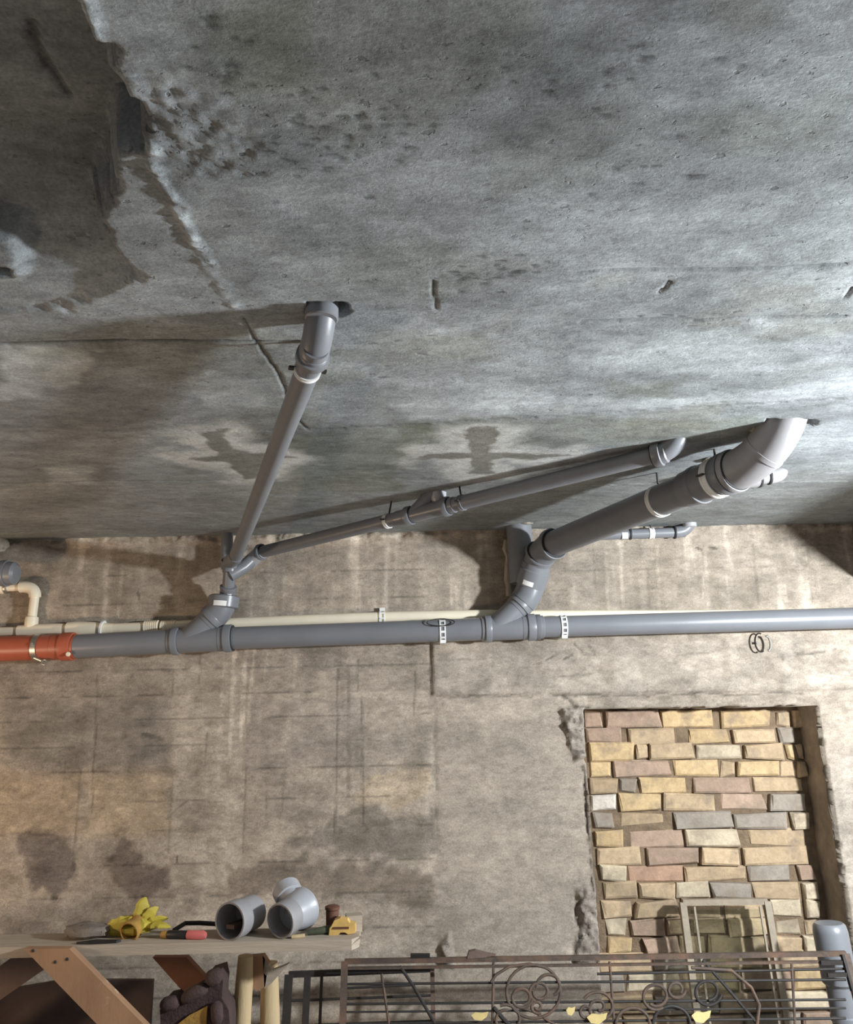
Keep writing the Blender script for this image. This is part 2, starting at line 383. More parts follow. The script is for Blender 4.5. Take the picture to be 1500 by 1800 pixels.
# joints between the cast strips
for pl, w, dk, sd in [([(-60, 606), (200, 600), (560, 602)], 0.005, 0.4, 2), ([(0, 760), (330, 757), (540, 755), (760, 745), (1490, 700)], 0.004, 0.82, 5), ([(0, 850), (200, 845), (330, 846)], 0.006, 0.55, 6),
                      ([(330, 846), (760, 840)], 0.004, 0.85, 7), ([(1040, 852), (1180, 848), (1490, 846)], 0.006, 1.35, 8), ([(1010, 480), (1360, 472), (1490, 465)], 0.004, 0.72, 9), ([(1020, 565), (1490, 555)], 0.003, 0.72, 10),
                      ([(430, 560), (450, 600), (490, 660), (520, 735), (540, 755)], 0.004, 0.5, 12), ([(1160, 515), (1180, 495)], 0.004, 0.5, 13), ([(1485, 525), (1500, 508)], 0.004, 0.4, 14), ([(760, 495), (765, 545)], 0.003, 0.55, 15), ([(40, 160), (60, 210), (105, 275)], 0.010, 0.55, 16)]:
    mk = S.line(pl, w, 0.006, 12, sd); S.times(mk, dk); S.h += mk * (0.004 if dk < 1 else -0.003)
# small dark chips
rg = np.random.RandomState(4)
for cx, cy, n, sx, sy in [(870, 480, 26, 90, 28), (560, 215, 40, 120, 70), (1150, 310, 12, 150, 70), (1000, 120, 16, 180, 60), (700, 640, 8, 120, 60), (380, 130, 14, 90, 70), (1200, 560, 8, 160, 30), (520, 300, 14, 130, 40), (1300, 690, 6, 120, 30)]:
    for k in range(n):
        x, y = cx + rg.randn() * sx * 0.6, cy + rg.randn() * sy * 0.6; l = rg.uniform(1, 7); mk = S.line([(x - l, y + rg.uniform(-1, 1)), (x + l, y)], 0.004, 0.002, 30, k); S.times(mk, 0.50); S.h += mk * 0.0012
# honeycombed ridge where two slabs meet, and the higher slab beyond it
ridge = S.line([(130, -60), (190, 130), (262, 265), (330, 400), (380, 490), (432, 570)], 0.006, 0.016, 30, 3, soft=0.012)
up_part = 1 - sstep(1.0, 1.5, V_)
crumb = vnoise(U_, V_, 70, 71, 3); S.h -= ridge * (0.004 * up_part + 0.001) * (1 + 3 * crumb); S.times(ridge * sstep(0.0, 0.15, crumb), 1.6)
rock = S.poly([(190, 90), (260, 110), (330, 150), (420, 215), (430, 290), (330, 320), (255, 270)], 0.05, 0.05, 9, 5)
lump = vnoise(U_, V_ * 1.3, 62, 61, 4); S.h -= rock * 0.016 * lump; S.times(rock * sstep(0.06, 0.16, lump), 1.2); S.pits = np.maximum(S.pits, rock * 0.9)
recp = [(-1.6, 0.2), (C(120, -60).x, 0.2), C(135, 0)[:2], C(165, 70)[:2], C(190, 140)[:2], C(243, 205)[:2], C(250, 262)[:2], C(212, 288)[:2], C(205, 335)[:2], C(172, 380)[:2], C(200, 425)[:2], C(235, 482)[:2], C(210, 512)[:2], C(100, 545)[:2], (-1.1, 1.36), (-1.6, 1.34)]
rec = S.rawpoly(recp, 0.010, 0.035, 16, 8)
S.h += rec * 0.10 * (1 - sstep(0.95, 1.34, V_)) + rec * 0.008
# broken hole around the pipe drop, a lump of old mortar at the left
hole = S.poly([(540, 534), (606, 536), (612, 548), (596, 556), (545, 552)], 0.006, 0.006, 30, 3); S.h += hole * 0.09
hole2 = S.poly([(1350, 738), (1428, 738), (1428, 748), (1350, 752)], 0.006, 0.006, 30, 5); S.h += hole2 * 0.07
lm = S.poly([(-80, 420), (20, 440), (45, 470), (30, 495), (-80, 510)], 0.02, 0.01, 20, 4); S.h -= lm * 0.03; hl = S.poly([(-20, 478), (14, 480), (14, 498), (-20, 500)], 0.008, 0.004, 20, 4); S.h += hl * 0.06
ceiling = S.build('ceiling', lambda u, v, h: (u, v, CEIL_Z + h), 'ceiling')

# ================================================================== WALL
wu = np.concatenate([spaced(-5, -2.3, 0.2)[:-1], spaced(-2.3, 2.3, 0.0075)[:-1], spaced(2.3, 5, 0.2)])
wv = np.concatenate([spaced(0, 0.45, 0.02)[:-1], spaced(0.45, 2.40, 0.0072)])
Wl = Surf(wu, wv, lambda x, y: (W(x, y).x, W(x, y).z))
U_, V_ = Wl.U, Wl.V
Wl.tint[:] = np.array(lin((158, 147, 134)))
big = vnoise(U_, V_ * 1.5, 1.8, 5, 4); mid = vnoise(U_, V_ * 2.0, 6, 9, 5); streak = vnoise(U_ * 6, V_ * 0.7, 3.0, 15, 4); fine = vnoise(U_, V_ * 1.5, 20, 25, 3)
Wl.tint *= (1 + 0.45 * big + 0.50 * mid + 0.30 * fine)[..., None]
Wl.h += 0.006 * big + 0.003 * mid + 0.002 * fine
plas = Wl.rawpoly([(0.02, 0.0), (0.02, 1.63), (0.63, 1.625), (0.66, 1.58), (0.67, 0.0)], 0.015, 0.02, 10, 3)
upper = sstep(1.86, 2.0, V_); left = (1 - sstep(-0.02, 0.03, U_))
Wl.times((1 - plas) * sstep(-0.25, 0.25, streak) * (0.6 + 0.4 * upper), (0.80, 0.79, 0.77)); Wl.times((1 - plas) * sstep(0.12, 0.26, -streak) * upper, 1.35)
# individual boards of the old formwork: slightly different tone per strip
zs = [W(300, y).z for y in (960, 1010, 1060, 1130, 1178, 1222, 1265, 1310, 1355, 1410, 1462, 1520, 1578, 1640, 1700, 1757)]
rgb_ = random.Random(3)
for i, (za, zb) in enumerate(zip(zs, zs[1:])):
    band = (sstep(zb - 0.004, zb + 0.004, V_) - sstep(za - 0.004, za + 0.004, V_)) * left
    Wl.times(band, rgb_.uniform(0.90, 1.10)); Wl.h += band * rgb_.uniform(-0.0025, 0.0025)
    mk = Wl.line([(-2.4, zb), (0.0, zb + 0.004)], 0.003, 0.004, 10, i, gap=0.44, raw=True) * left; Wl.times(mk, 0.62); Wl.h += mk * 0.0015
for i, y in enumerate((965, 1000, 1035)):
    z = W(1150, y).z; mk = Wl.line([(0.5, z), (2.4, z)], 0.003, 0.004, 10, i + 30, gap=0.5, raw=True); Wl.times(mk, 0.75)
for i, x in enumerate((0.5, 0.62, 0.74, 0.86, 0.98, 1.1, 1.22, 1.34, 1.46, 1.58, 1.7)):
    mk = Wl.line([(x, 2.0), (x + 0.01, 2.32)], 0.006, 0.008, 10, i + 60, gap=0.48, raw=True, soft=0.006); Wl.times(mk, 1.35 if i % 3 == 0 else 0.78)
def wst(pl, fc, soft=0.012, amp=0.03, sc=14, sd=1): Wl.times(Wl.poly(pl, soft, amp, sc, sd), fc)
wst([(0, 1225), (290, 1222), (300, 1352), (0, 1358)], (0.68, 0.70, 0.72), 0.05, 0.05, 5, 2)
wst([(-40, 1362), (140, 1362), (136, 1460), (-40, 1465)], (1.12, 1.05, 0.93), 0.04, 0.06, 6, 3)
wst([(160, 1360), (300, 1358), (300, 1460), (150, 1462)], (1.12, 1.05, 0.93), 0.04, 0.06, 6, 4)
wst([(30, 1465), (70, 1448), (95, 1460), (128, 1480), (132, 1540), (95, 1582), (70, 1565), (45, 1520)], (0.48, 0.48, 0.51), 0.018, 0.055, 17, 5)
wst([(197, 1495), (218, 1465), (240, 1475), (250, 1520), (293, 1524), (293, 1560), (240, 1582), (205, 1570), (200, 1530)], (0.48, 0.45, 0.45), 0.018, 0.055, 17, 6)
wst([(300, 1140), (430, 1140), (422, 1640), (305, 1650)], 1.12, 0.015, 0.015, 6, 7)
wst([(300, 1510), (345, 1495), (360, 1560), (340, 1610), (310, 1560)], 0.80, 0.012, 0.03, 18, 8)
wst([(590, 1440), (640, 1412), (700, 1430), (770, 1425), (775, 1500), (700, 1508), (560, 1500), (510, 1480)], (0.60, 0.60, 0.60), 0.018, 0.055, 17, 9)
wst([(400, 1522), (560, 1515), (770, 1535), (770, 1605), (690, 1578), (560, 1572), (400, 1575)], (0.64, 0.62, 0.60), 0.018, 0.055, 17, 10)
wst([(450, 1585), (600, 1580), (690, 1590), (765, 1602), (765, 1626), (450, 1628)], 1.14, 0.006, 0.008, 16, 11)
wst([(650, 1300), (755, 1275), (755, 1345), (660, 1330)], 0.82, 0.01, 0.03, 14, 12)
wst([(660, 1355), (752, 1352), (752, 1395), (690, 1425), (620, 1405)], (1.16, 1.10, 1.0), 0.01, 0.03, 14, 13)
wst([(440, 1230), (640, 1225), (640, 1350), (430, 1352)], (0.88, 0.88, 0.90), 0.02, 0.02, 8, 14)
wst([(0, 1590), (150, 1585), (160, 1660), (0, 1660)], (0.82, 0.84, 0.88), 0.03, 0.03, 8, 15)
wst([(545, 1080), (580, 1000), (640, 990), (660, 1070)], 1.12, 0.02, 0.03, 10, 18)
wst([(970, 1130), (1500, 1115), (1500, 1215), (770, 1222), (765, 1150)], (0.96, 0.97, 0.99), 0.01, 0.015, 8, 19)
wst([(1460, 1330), (1500, 1330), (1500, 1560), (1475, 1540)], (1.08, 1.10, 1.14), 0.01, 0.03, 10, 20)
spk = vnoise(U_, V_ * 1.6, 13, 77, 5); Wl.times((1 - plas) * sstep(0.05, 0.16, spk) * (1 - upper), (0.84, 0.83, 0.82)); Wl.times((1 - plas) * sstep(0.08, 0.2, -spk) * (1 - upper), 1.12)
# run marks
for i, (x0, y0, x1, y1, w, fc) in enumerate([(412, 1140, 404, 1330, 0.012, 1.45), (432, 1140, 424, 1300, 0.014, 1.45), (446, 1142, 436, 1270, 0.008, 1.4), (520, 1142, 516, 1210, 0.010, 1.2), (395, 1150, 388, 1240, 0.006, 1.25), (470, 1142, 462, 1220, 0.006, 1.2), (595, 1175, 589, 1470, 0.006, 0.58), (612, 1175, 614, 1400, 0.012, 0.66), (636, 1225, 639, 1450, 0.004, 0.55), (628, 1160, 629, 1215, 0.004, 0.55),
        (172, 1185, 160, 1430, 0.005, 0.62), (140, 1350, 130, 1530, 0.006, 0.55), (432, 1350, 427, 1500, 0.004, 0.62), (303, 1360, 296, 1500, 0.004, 0.75), (364, 1290, 361, 1345, 0.005, 0.55), (353, 1150, 350, 1200, 0.003, 0.55), (305, 1180, 303, 1220, 0.003, 0.62), (757, 1132, 757, 1222, 0.006, 0.35), (500, 1350, 495, 1430, 0.004, 0.65), (470, 1390, 468, 1440, 0.004, 0.6), (115, 1340, 110, 1400, 0.008, 0.68),
        (152, 1010, 150, 1085, 0.008, 1.3), (215, 990, 208, 1085, 0.010, 1.3), (1065, 970, 1070, 1075, 0.010, 1.28), (1155, 960, 1160, 1075, 0.010, 1.28), (1240, 970, 1246, 1075, 0.008, 1.22), (243, 1040, 244, 1052, 0.006, 0.45), (500, 985, 498, 1070, 0.012, 1.12), (695, 960, 698, 1060, 0.012, 1.12),
        (730, 1180, 728, 1260, 0.004, 0.6), (960, 1160, 980, 1150, 0.004, 0.4), (990, 1160, 1005, 1150, 0.004, 0.4), (1010, 1133, 1022, 1145, 0.004, 0.5), (1035, 1135, 1045, 1150, 0.004, 0.5), (1070, 1145, 1090, 1138, 0.004, 0.5), (1190, 1152, 1245, 1148, 0.004, 0.5), (1398, 1150, 1448, 1147, 0.004, 0.45), (1374, 1150, 1375, 1160, 0.008, 0.4), (1225, 962, 1233, 966, 0.008, 0.35), (1247, 962, 1258, 964, 0.008, 0.35), (985, 1190, 1040, 1185, 0.004, 0.6), (770, 1160, 900, 1156, 0.003, 0.75), (250, 1290, 285, 1300, 0.014, 0.6), (240, 1180, 232, 1190, 0.004, 0.5), (283, 1179, 300, 1179, 0.004, 0.45), (250, 1576, 258, 1582, 0.008, 0.35), (90, 1577, 98, 1579, 0.010, 0.3), (312, 1505, 313, 1515, 0.006, 0.35), (290, 1440, 330, 1408, 0.005, 0.65)]):
    mk = Wl.line([(x0, y0), (x1, y1)], w, 0.005, 18, i, soft=0.004); mk = mk * np.clip(0.80 + 1.4 * fine + 1.0 * mid, 0, 1); Wl.times(mk, fc); Wl.h += mk * (0.0008 if fc < 1 else -0.0008)
# edges of the lintel beam and of the plaster
bm_ = Wl.rawpoly([(0.012, 1.632), (0.012, 2.6), (2.6, 2.6), (2.6, 1.618)], 0.006, 0.006, 16, 4); Wl.h -= bm_ * 0.012 * (1 - upper)
for pl, w, fc, sd in [([(0.03, 1.628), (0.63, 1.622)], 0.006, 0.45, 3), ([(0.63, 1.622), (1.6, 1.612)], 0.004, 0.5, 5), ([(0.020, 1.63), (0.015, 1.2), (0.03, 0.8), (0.02, 0.5)], 0.005, 0.80, 6)]:
    mk = Wl.line(pl, w, 0.012, 16, sd, raw=True, gap=0.36); Wl.times(mk, fc); Wl.h += mk * 0.0015
Wl.times(plas, (0.93, 0.93, 0.94)); Wl.tint = Wl.tint * (1 - plas[..., None] * 0.45) + np.array(lin((150, 139, 126))) * plas[..., None] * 0.45 * (1 + 0.35 * big + 0.3 * mid)[..., None]
Wl.h -= plas * 0.002; Wl.pits *= 1 - 0.8 * plas
for pl, sd in [([(985, 1245), (1026, 1243), (1030, 1330), (1010, 1340), (990, 1262)], 3), ([(1012, 1560), (1050, 1550), (1068, 1690), (1008, 1688), (1022, 1620)], 5), ([(1030, 1340), (1040, 1340), (1062, 1560), (1045, 1560)], 7), ([(775, 1660), (790, 1640), (800, 1700), (775, 1700)], 8)]:
    mk = Wl.poly(pl, 0.01, 0.012, 24, sd); Wl.h -= mk * (0.022 + 0.045 * lump[:1, :1].mean() + 0.05 * vnoise(U_, V_, 40, sd)); Wl.times(mk, (0.88, 0.89, 0.92)); Wl.pits = np.maximum(Wl.pits, mk * 0.7)
for pl, sd in [([(1028, 1560), (1012, 1600), (1020, 1640), (1008, 1690)], 3), ([(985, 1262), (1000, 1290), (1003, 1300)], 4), ([(1010, 1320), (1025, 1322)], 5), ([(990, 1222), (1010, 1240), (1035, 1243)], 6), ([(1025, 1345), (1030, 1420), (1045, 1540)], 7)]:
    mk = Wl.line(pl, 0.006, 0.012, 24, sd, soft=0.006); Wl.times(mk, 0.45); Wl.h += mk * 0.006
wst([(990, 1675), (1020, 1650), (1030, 1690), (980, 1690)], 1.3, 0.02, 0.02, 14, 25)
# thin lintel strip over the opening
strip = Wl.rawpoly([(0.67, 1.565), (0.67, 1.61), (1.56, 1.60), (1.66, 1.558)], 0.005, 0.006, 16, 8); Wl.h += strip * 0.008; Wl.times(strip, 0.92)
# cove of crumbling mortar under the ceiling
cv_ = sstep(2.315, 2.335, V_ + 0.03 * vnoise(U_, V_, 9, 3) ); Wl.h -= cv_ * (0.012 + 0.05 * vnoise(U_, V_, 16, 4)); Wl.times(cv_ * sstep(0.08, 0.2, vnoise(U_, V_, 14, 6)), 1.2)
cove2 = Wl.poly([(430, 948), (520, 938), (700, 938), (700, 952), (560, 962), (430, 968)], 0.01, 0.015, 18, 5); Wl.times(cove2, 1.25); Wl.h -= cove2 * 0.014
# recess of the bricked-up opening
open_ = Wl.rawpoly([(0.655, -0.2), (0.655, 1.560), (1.655, 1.555), (1.668, 0.9), (1.675, -0.2)], 0.003, 0.006, 20, 9); Wl.h += open_ * 0.25
low = Wl.line([(215, 1757), (470, 1752)], 0.006, 0.004, 12, 3); Wl.times(low, 0.4)
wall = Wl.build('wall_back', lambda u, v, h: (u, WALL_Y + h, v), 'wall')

floor = obj('floor', box((0, 0.2, -0.05), 10, 7.0, 0.1), 'floor', None, False); tag(floor, kind='structure')

beam = obj('added_shade_beam_1', box((2.09, 2.70, 2.225), 0.34, 1.40, 0.27), 'floor', None, False); tag(beam, kind='structure')  # invented beam out of view, added to shade the right wall and ceiling corner

# ---- bricks in the opening
BY = 3.555
inf = obj('brick_infill', box((1.165, BY + 0.046, 0.79), 1.06, 0.06, 1.60), 'mortar', wall, False); inf['label'] = 'rough brown mortar between the yellow bricks'
Z = lambda x, y: W(950 + x / 2.727, 1180 + y / 2.727, BY)
rows = [(190, 265, [(215, 300), (315, 575), (582, 835), (860, 1115), (1130, 1205), (1212, 1262)]), (275, 345, [(215, 395), (420, 645), (710, 910), (920, 1130), (1140, 1225)]),
        (350, 420, [(230, 450), (462, 520), (525, 735), (745, 965), (975, 1175), (1180, 1225), (1232, 1275)]), (430, 503, [(235, 340), (347, 630), (640, 860), (868, 938), (945, 1148), (1153, 1225), (1232, 1282)]),
        (512, 580, [(240, 375), (380, 465), (475, 705), (735, 1015), (1025, 1260)]), (590, 668, [(245, 370), (380, 585), (590, 845), (862, 1090), (1097, 1275)]),
        (678, 755, [(257, 350), (385, 605), (645, 925), (930, 1190), (1205, 1290)]), (765, 840, [(260, 405), (425, 690), (697, 960), (1000, 1280)]),
        (850, 925, [(270, 490), (508, 765), (770, 955), (970, 1295)]), (935, 1005, [(285, 410), (416, 690), (697, 990), (998, 1205), (1235, 1320)]),
        (1015, 1090, [(300, 465), (470, 650), (657, 812), (820, 1010), (1030, 1250), (1255, 1335)]), (1100, 1180, [(300, 445), (455, 665), (675, 870), (880, 1085), (1105, 1260), (1268, 1345)]),
        (1190, 1265, [(320, 420), (430, 600), (607, 720), (730, 890), (900, 1110), (1125, 1258), (1266, 1360)]), (1275, 1350, [(325, 442), (500, 665), (672, 790), (800, 1095), (1120, 1258), (1268, 1365)])]
pal = {'y': (186, 158, 114), 't': (172, 148, 116), 'p': (160, 134, 114), 'g': (142, 132, 120), 'w': (214, 204, 190), 'o': (164, 130, 106), 'c': (182, 166, 140), 'd': (126, 108, 88)}
tones = ['ppyytt', 'ptytg', 'yttcty'[:6] + 't', 'ypyty' + 'tt', 'tgypt', 'wytpg', 'gtggc', 'ypct', 'tptt', 'cotgp', 'ttcgtc', 'ttttcc', 'cptttct', 'yptttct']
rb = random.Random(11)
def brick(a, b, depth_jit, tone):
    x0, x1, z0, z1 = a.x, b.x, b.z, a.z
    y = BY + depth_jit; bmh = bmesh.new()
    vs_ = []
    for yy in (y, BY + 0.09):
        for zz in (z0, z1):
            for xx in (x0, x1):
                j = 0.007 if yy == y else 0
                vs_.append(bmh.verts.new((xx + rb.uniform(-j, j), yy + rb.uniform(-j, j), zz + rb.uniform(-j, j))))
    for q in ((0, 1, 3, 2), (4, 6, 7, 5), (0, 4, 5, 1), (2, 3, 7, 6), (0, 2, 6, 4), (1, 5, 7, 3)): bmh.faces.new([vs_[i] for i in q])
    bmesh.ops.recalc_face_normals(bmh, faces=bmh.faces)
    bmesh.ops.bevel(bmh, geom=[e for e in bmh.edges if all(v.co.y < BY + 0.06 for v in e.verts)], offset=0.007, segments=1, affect='EDGES')
    for v in bmh.verts:
        if v.co.y < BY + 0.06: v.co += V((rb.uniform(-.004, .004), rb.uniform(-.003, .003), rb.uniform(-.003, .003)))
    me = bpy.data.meshes.new('brick'); bmh.to_mesh(me); bmh.free(); me.materials.append(M['brick'])
    o = bpy.data.objects.new('brick', me); col.objects.link(o); o.parent = inf; o.matrix_parent_inverse = Matrix.Identity(4); 
    c = lin(pal[tone]); g_ = sum(c) / 3; c = tuple(x * 0.85 + g_ * v * 0.15 for x, v in zip(c, (1.06, 1.0, 0.92))); f = rb.uniform(0.84, 1.12); o.color = (c[0] * f, c[1] * f, c[2] * f, 1)
for (y0, y1, spans), tn in zip(rows, tones):
    tn = tn + 't' * 9
    for (x0, x1), k in zip(spans, tn): brick(Z(x0, y0), Z(x1, y1), rb.uniform(-0.012, 0.010), k)
zb = Z(300, 1358).z; rr = 0
while zb > 0.02:
    z1 = zb; z0 = max(0.0, zb - 0.068); x = 0.665 + rb.uniform(0, 0.02) - (0.12 if rr % 2 else 0.0); rr += 1
    while x < 1.64:
        L = rb.uniform(0.21, 0.25); a, b = max(x, 0.665), min(x + L, 1.655)
        if b - a > 0.03: brick(V((a, 0, z1)), V((b, 0, z0)), rb.uniform(-0.01, 0.01), rb.choice('tttcpyg'))
        x += L + 0.012
    zb -= 0.078
# right jamb of the opening
jv, jf = [], []; jz = [i * 0.03 for i in range(53)]; jy = [3.408, 3.44, 3.49, 3.54, 3.62]
for z in jz:
    for y in jy: jv.append(V((1.652 + 0.014 * (1 - z / 1.56) - rb.uniform(0.0, 0.008), y + (0.006 * rb.random() if y < 3.41 else 0), min(z, 1.556))))
for i in range(52):
    for j in range(4): jf.append((i * 5 + j, i * 5 + j + 1, i * 5 + j + 6, i * 5 + j + 5))
jb = obj('jamb', (jv, jf), simple('rough_jamb', (142, 129, 114), 0.95, 0.3, 14, 0.6, 50), wall); jb['label'] = 'rough concrete side face of the bricked opening'
# foam bead on the wall beside the right riser
P = [W(x, y, 3.39) for x, y in ((890, 950), (889, 965), (893, 978), (894, 1000), (893, 1020), (894, 1032), (895, 1048))]
fb = obj('foam_bead', sweep(P, [0.010, 0.016, 0.010, 0.018, 0.017, 0.012, 0.014], 10), 'foam', wall); fb['label'] = 'pale dried foam bead on the wall'

# ================================================================== PIPEWORK
CAMV = V((0, 0, EYE))
def pipe(name, label, a, b, r, mat='pvc', socket=None, cat='pipe', group=None, ring=True, collars=()):
    d = (b - a).normalized(); L = (b - a).length; t = thing(name, label, cat, a, group)
    prof = [(0, r), (L, r)]
    obj('pipe_body', lathe(a, d, prof), mat, t)
    for s in collars:
        p = a + d * s
        obj('socket', lathe(p, d, [(-0.026, r), (-0.024, r * 1.10), (-0.010, r * 1.12), (-0.008, r * 1.19), (0.006, r * 1.19), (0.008, r * 1.10), (0.030, r * 1.10), (0.032, r)]), mat, t)
    return t
def collar(t, p, d, r, mat, seal=True, L=0.05):
    d = d.normalized()
    o = obj('socket_collar', lathe(p, d, [(-L / 2, r), (-L / 2 + 0.003, r + 0.004), (-0.006, r + 0.005), (-0.004, r + 0.010), (L / 2 - 0.006, r + 0.010), (L / 2 - 0.002, r + 0.008), (L / 2, r)]), mat, t)
    if seal: obj('seal_ring', lathe(p + d * (L / 2 - 0.001), d, [(0, r), (0, r + 0.006), (0.0025, r + 0.006), (0.0025, r)]), 'rubber', o)
    return o
def sticker(t, p, d, r, w, h, toward=None, da=0.0):
    tw = (toward or (CAMV - p)).normalized(); a = face_angle(d, tw) + da
    return obj('sticker', patch(p, d, r, -h / 2, h / 2, a - w / (2 * r), a + w / (2 * r)), 'paper', t)

X2 = lambda px, py, Y=3.3: W(px, py, Y)
mA = V((-2.9, 3.3, 1.852)); mOr = V((-1.50, 3.3, 1.866)); mW1a = V((-1.105, 3.3, 1.878)); mW1b = V((-0.835, 3.3, 1.887)); mW2a = V((0.225, 3.3, 1.9035)); mW2b = V((0.455, 3.3, 1.9065)); mEnd = V((3.4, 3.3, 1.93))
R1 = 0.0535; RO, RL, RM, RR = 0.053, 0.0505, 0.0475, 0.0445
t = pipe('orange_drain_pipe', 'orange plastic drain pipe at the end of the grey main pipe on the wall', mA, mOr, RO, 'orange')
collar(t, mOr - V((0.055, 0, 0)), mOr - mA, RO - 0.003, 'orange', False, 0.09)
obj('lug', lathe(W(120, 1150, 3.245), V((0, -1, 0.1)), [(0, 0.010), (0.006, 0.008)], 12), 'cream', t)
t = pipe('drain_pipe', 'short grey drain pipe between the orange pipe and a wye fitting', mOr, mW1a, RL, 'pvc')
dM = (mW1b - mW1a).normalized()
upv = V((0, 0, 1)); rv = V((1, 0, 0))
def wye(name, label, a, b, start, turn, r, mat, stick=None):
    t = thing(name, label, 'pipe fitting', a)
    d = (b - a).normalized(); L = (b - a).length
    body = obj('run', lathe(a, d, [(0, r * 1.06), (0.004, r * 1.06), (L, r * 1.06)]), mat, t)
    bd = (turn - start).normalized()
    obj('branch', lathe(start, bd, [(0, r * 1.04), ((turn - start).length, r * 1.04)]), mat, t)
    collar(t, a + d * 0.02, d, r, mat, False, 0.045); collar(t, b - d * 0.03, d, r, mat, True, 0.06)
    collar(t, turn - bd * 0.02, bd, r, mat, True, 0.05)
    return t
# left wye and its riser
br0 = V((-1.03, 3.3, 1.88)); br1 = V((-0.918, 3.3, 1.985))
wye('wye_fitting', 'grey wye fitting on the main pipe next to the short pipe and orange pipe', mW1a, mW1b, br0, br1, 0.049, 'pvc')
e2 = V((-0.880, 3.3, 2.060))
def elbow(name, label, a, p, b, r, mat, cat='pipe fitting', collars=(), group=None, seg=28):
    t = thing(name, label, cat, a, group)
    obj('bend', sweep(bez(a, p, b, 12), r, seg), mat, t)
    if 'a' in collars: collar(t, a + (p - a).normalized() * 0.012, a - p, r - 0.004, mat)
    if 'b' in collars: collar(t, b - (b - p).normalized() * 0.012, b - p, r - 0.004, mat)
    return t
t = elbow('elbow_fitting', 'grey elbow fitting with white sticker under the thin vertical riser', br1, V((-0.885, 3.3, 2.015)), e2, R1 + 0.004, 'pvc')
obj('upper_socket', lathe(V((-0.884, 3.3, 2.014)), V((0.08, 0, 1)), [(0, R1), (0.006, 0.064), (0.05, 0.066), (0.056, 0.058), (0.060, 0.032)]), 'pvc', t)
sticker(t, V((-0.884, 3.3, 2.030)), V((0.08, 0, 1)), 0.0665, 0.055, 0.022, V((0.05, -1, 0)))
r50 = 0.0262
ra, rb_ = V((-0.867, 3.3, 2.048)), W(404, 1003, 3.23)
t = pipe('riser_pipe', 'thin vertical grey riser pipe with small sticker above the stickered elbow', ra, rb_, r50, 'pvc', collars=())
obj('lower_socket', lathe(ra, rb_ - ra, [(0.0, r50), (0.0, 0.034), (0.055, 0.034), (0.058, 0.036), (0.066, 0.036), (0.069, r50)]), 'pvc', t)
sticker(t, ra + (rb_ - ra).normalized() * 0.034, rb_ - ra, 0.0345, 0.018, 0.024, V((0.45, -1, 0)))
# top branch fitting of the left riser
tf = thing('branch_fitting', 'grey branch fitting joining the thin riser to two ceiling pipes', 'pipe fitting', rb_)
obj('run', lathe(rb_ - V((0, 0, 0.005)), V((0, 0, 1)), [(0, 0.030), (0.04, 0.030)]), 'pvc', tf)
collar(tf, rb_ + V((0, 0, 0.01)), V((0, 0, 1)), r50, 'pvc', False, 0.04)
collar(tf, rb_ + V((0, -0.006, 0.035)), V((0, -0.5, 1)), r50, 'pvc', True, 0.025)
obj('side_branch', sweep([rb_ - V((0, 0, 0.02)), rb_ + V((0.055, 0.02, 0.018)), V((-0.755, 3.275, 2.226))], 0.029, 24), 'pvc', tf)
pipe('vent_pipe', 'short vertical grey stub rising to the ceiling behind the long thin pipe', V((-0.885, 3.335, 2.20)), V((-0.890, 3.335, 2.37)), r50, 'pvc_dark')
# pipe D along the ceiling towards the room
dA, dB = C(414, 979, 0.155), C(556, 611, 0.056)
ddir = (dB - dA).normalized()
ang = face_angle(ddir, V((-0.55, -0.1, -0.84)))
t = pipe('ceiling_pipe', 'long thin grey pipe from the left riser to the ceiling hole', dA, dB, r50, 'pvc_dark')
obj('lower_bend', sweep([rb_ + V((0, -0.01, 0.035)), dA - ddir * 0.015, dA + ddir * 0.03], r50 + 0.003, 24), 'pvc_dark', t)
hD = V((-0.192, 1.368, 2.42)); sD = dB - ddir * 0.05
t = elbow('elbow_fitting', 'grey elbow fitting entering the dark ceiling hole above the long thin pipe', sD, dB + ddir * 0.035, hD, 0.0305, 'pvc_dark')
collar(t, sD + ddir * 0.014, -ddir, 0.025, 'pvc_dark', True, 0.035)
obj('mould_ring', lathe(V((-0.199, 1.376, 2.338)), V((0.01, -0.01, 1)), [(0, 0.0305), (0.002, 0.033), (0.05, 0.033)]), 'pvc_dark', t)
# clamps
def clamp(label, p, d, r, group=None, stem=None, mat='white', w=0.014, th=0.003, ears=True, full=True):
    d = d.normalized(); t = thing('pipe_clamp', label, 'clamp', p, group)
    obj('band', lathe(p, d, [(-w / 2, r), (-w / 2, r + th), (-w * 0.2, r + th), (-w * 0.18, r + th * 0.5), (w * 0.18, r + th * 0.5), (w * 0.2, r + th), (w / 2, r + th), (w / 2, r), (-w / 2, r)], 36, False), mat, t)
    if ears:
        s = d.cross(V((0, 0, 1))).normalized()
        for k in (-1, 1): obj('ear', bar(p + s * k * (r), p + s * k * (r + 0.014), w, 0.005), 'dark_steel', t)
    if stem:
        obj('stem', rod(p + (stem - p).normalized() * r, stem, 0.0035, 12), 'dark_steel', t)
    return t
def along(a, b, px):
    """parameter point on segment a-b seen at picture column px"""
    best = None
    for i in range(401):
        q = a.lerp(b, i / 400); r_ = q - CAMV; x = 750 + F_PX * r_.dot(rt) / r_.dot(fw)
        if best is None or abs(x - px) < best[0]: best = (abs(x - px), q)
    return best[1]
p = along(dA, dB, 541); clamp('white clamp on the long thin pipe just below its ceiling elbow', p, ddir, r50, None, V((p.x, p.y, CEIL_Z + 0.005)))
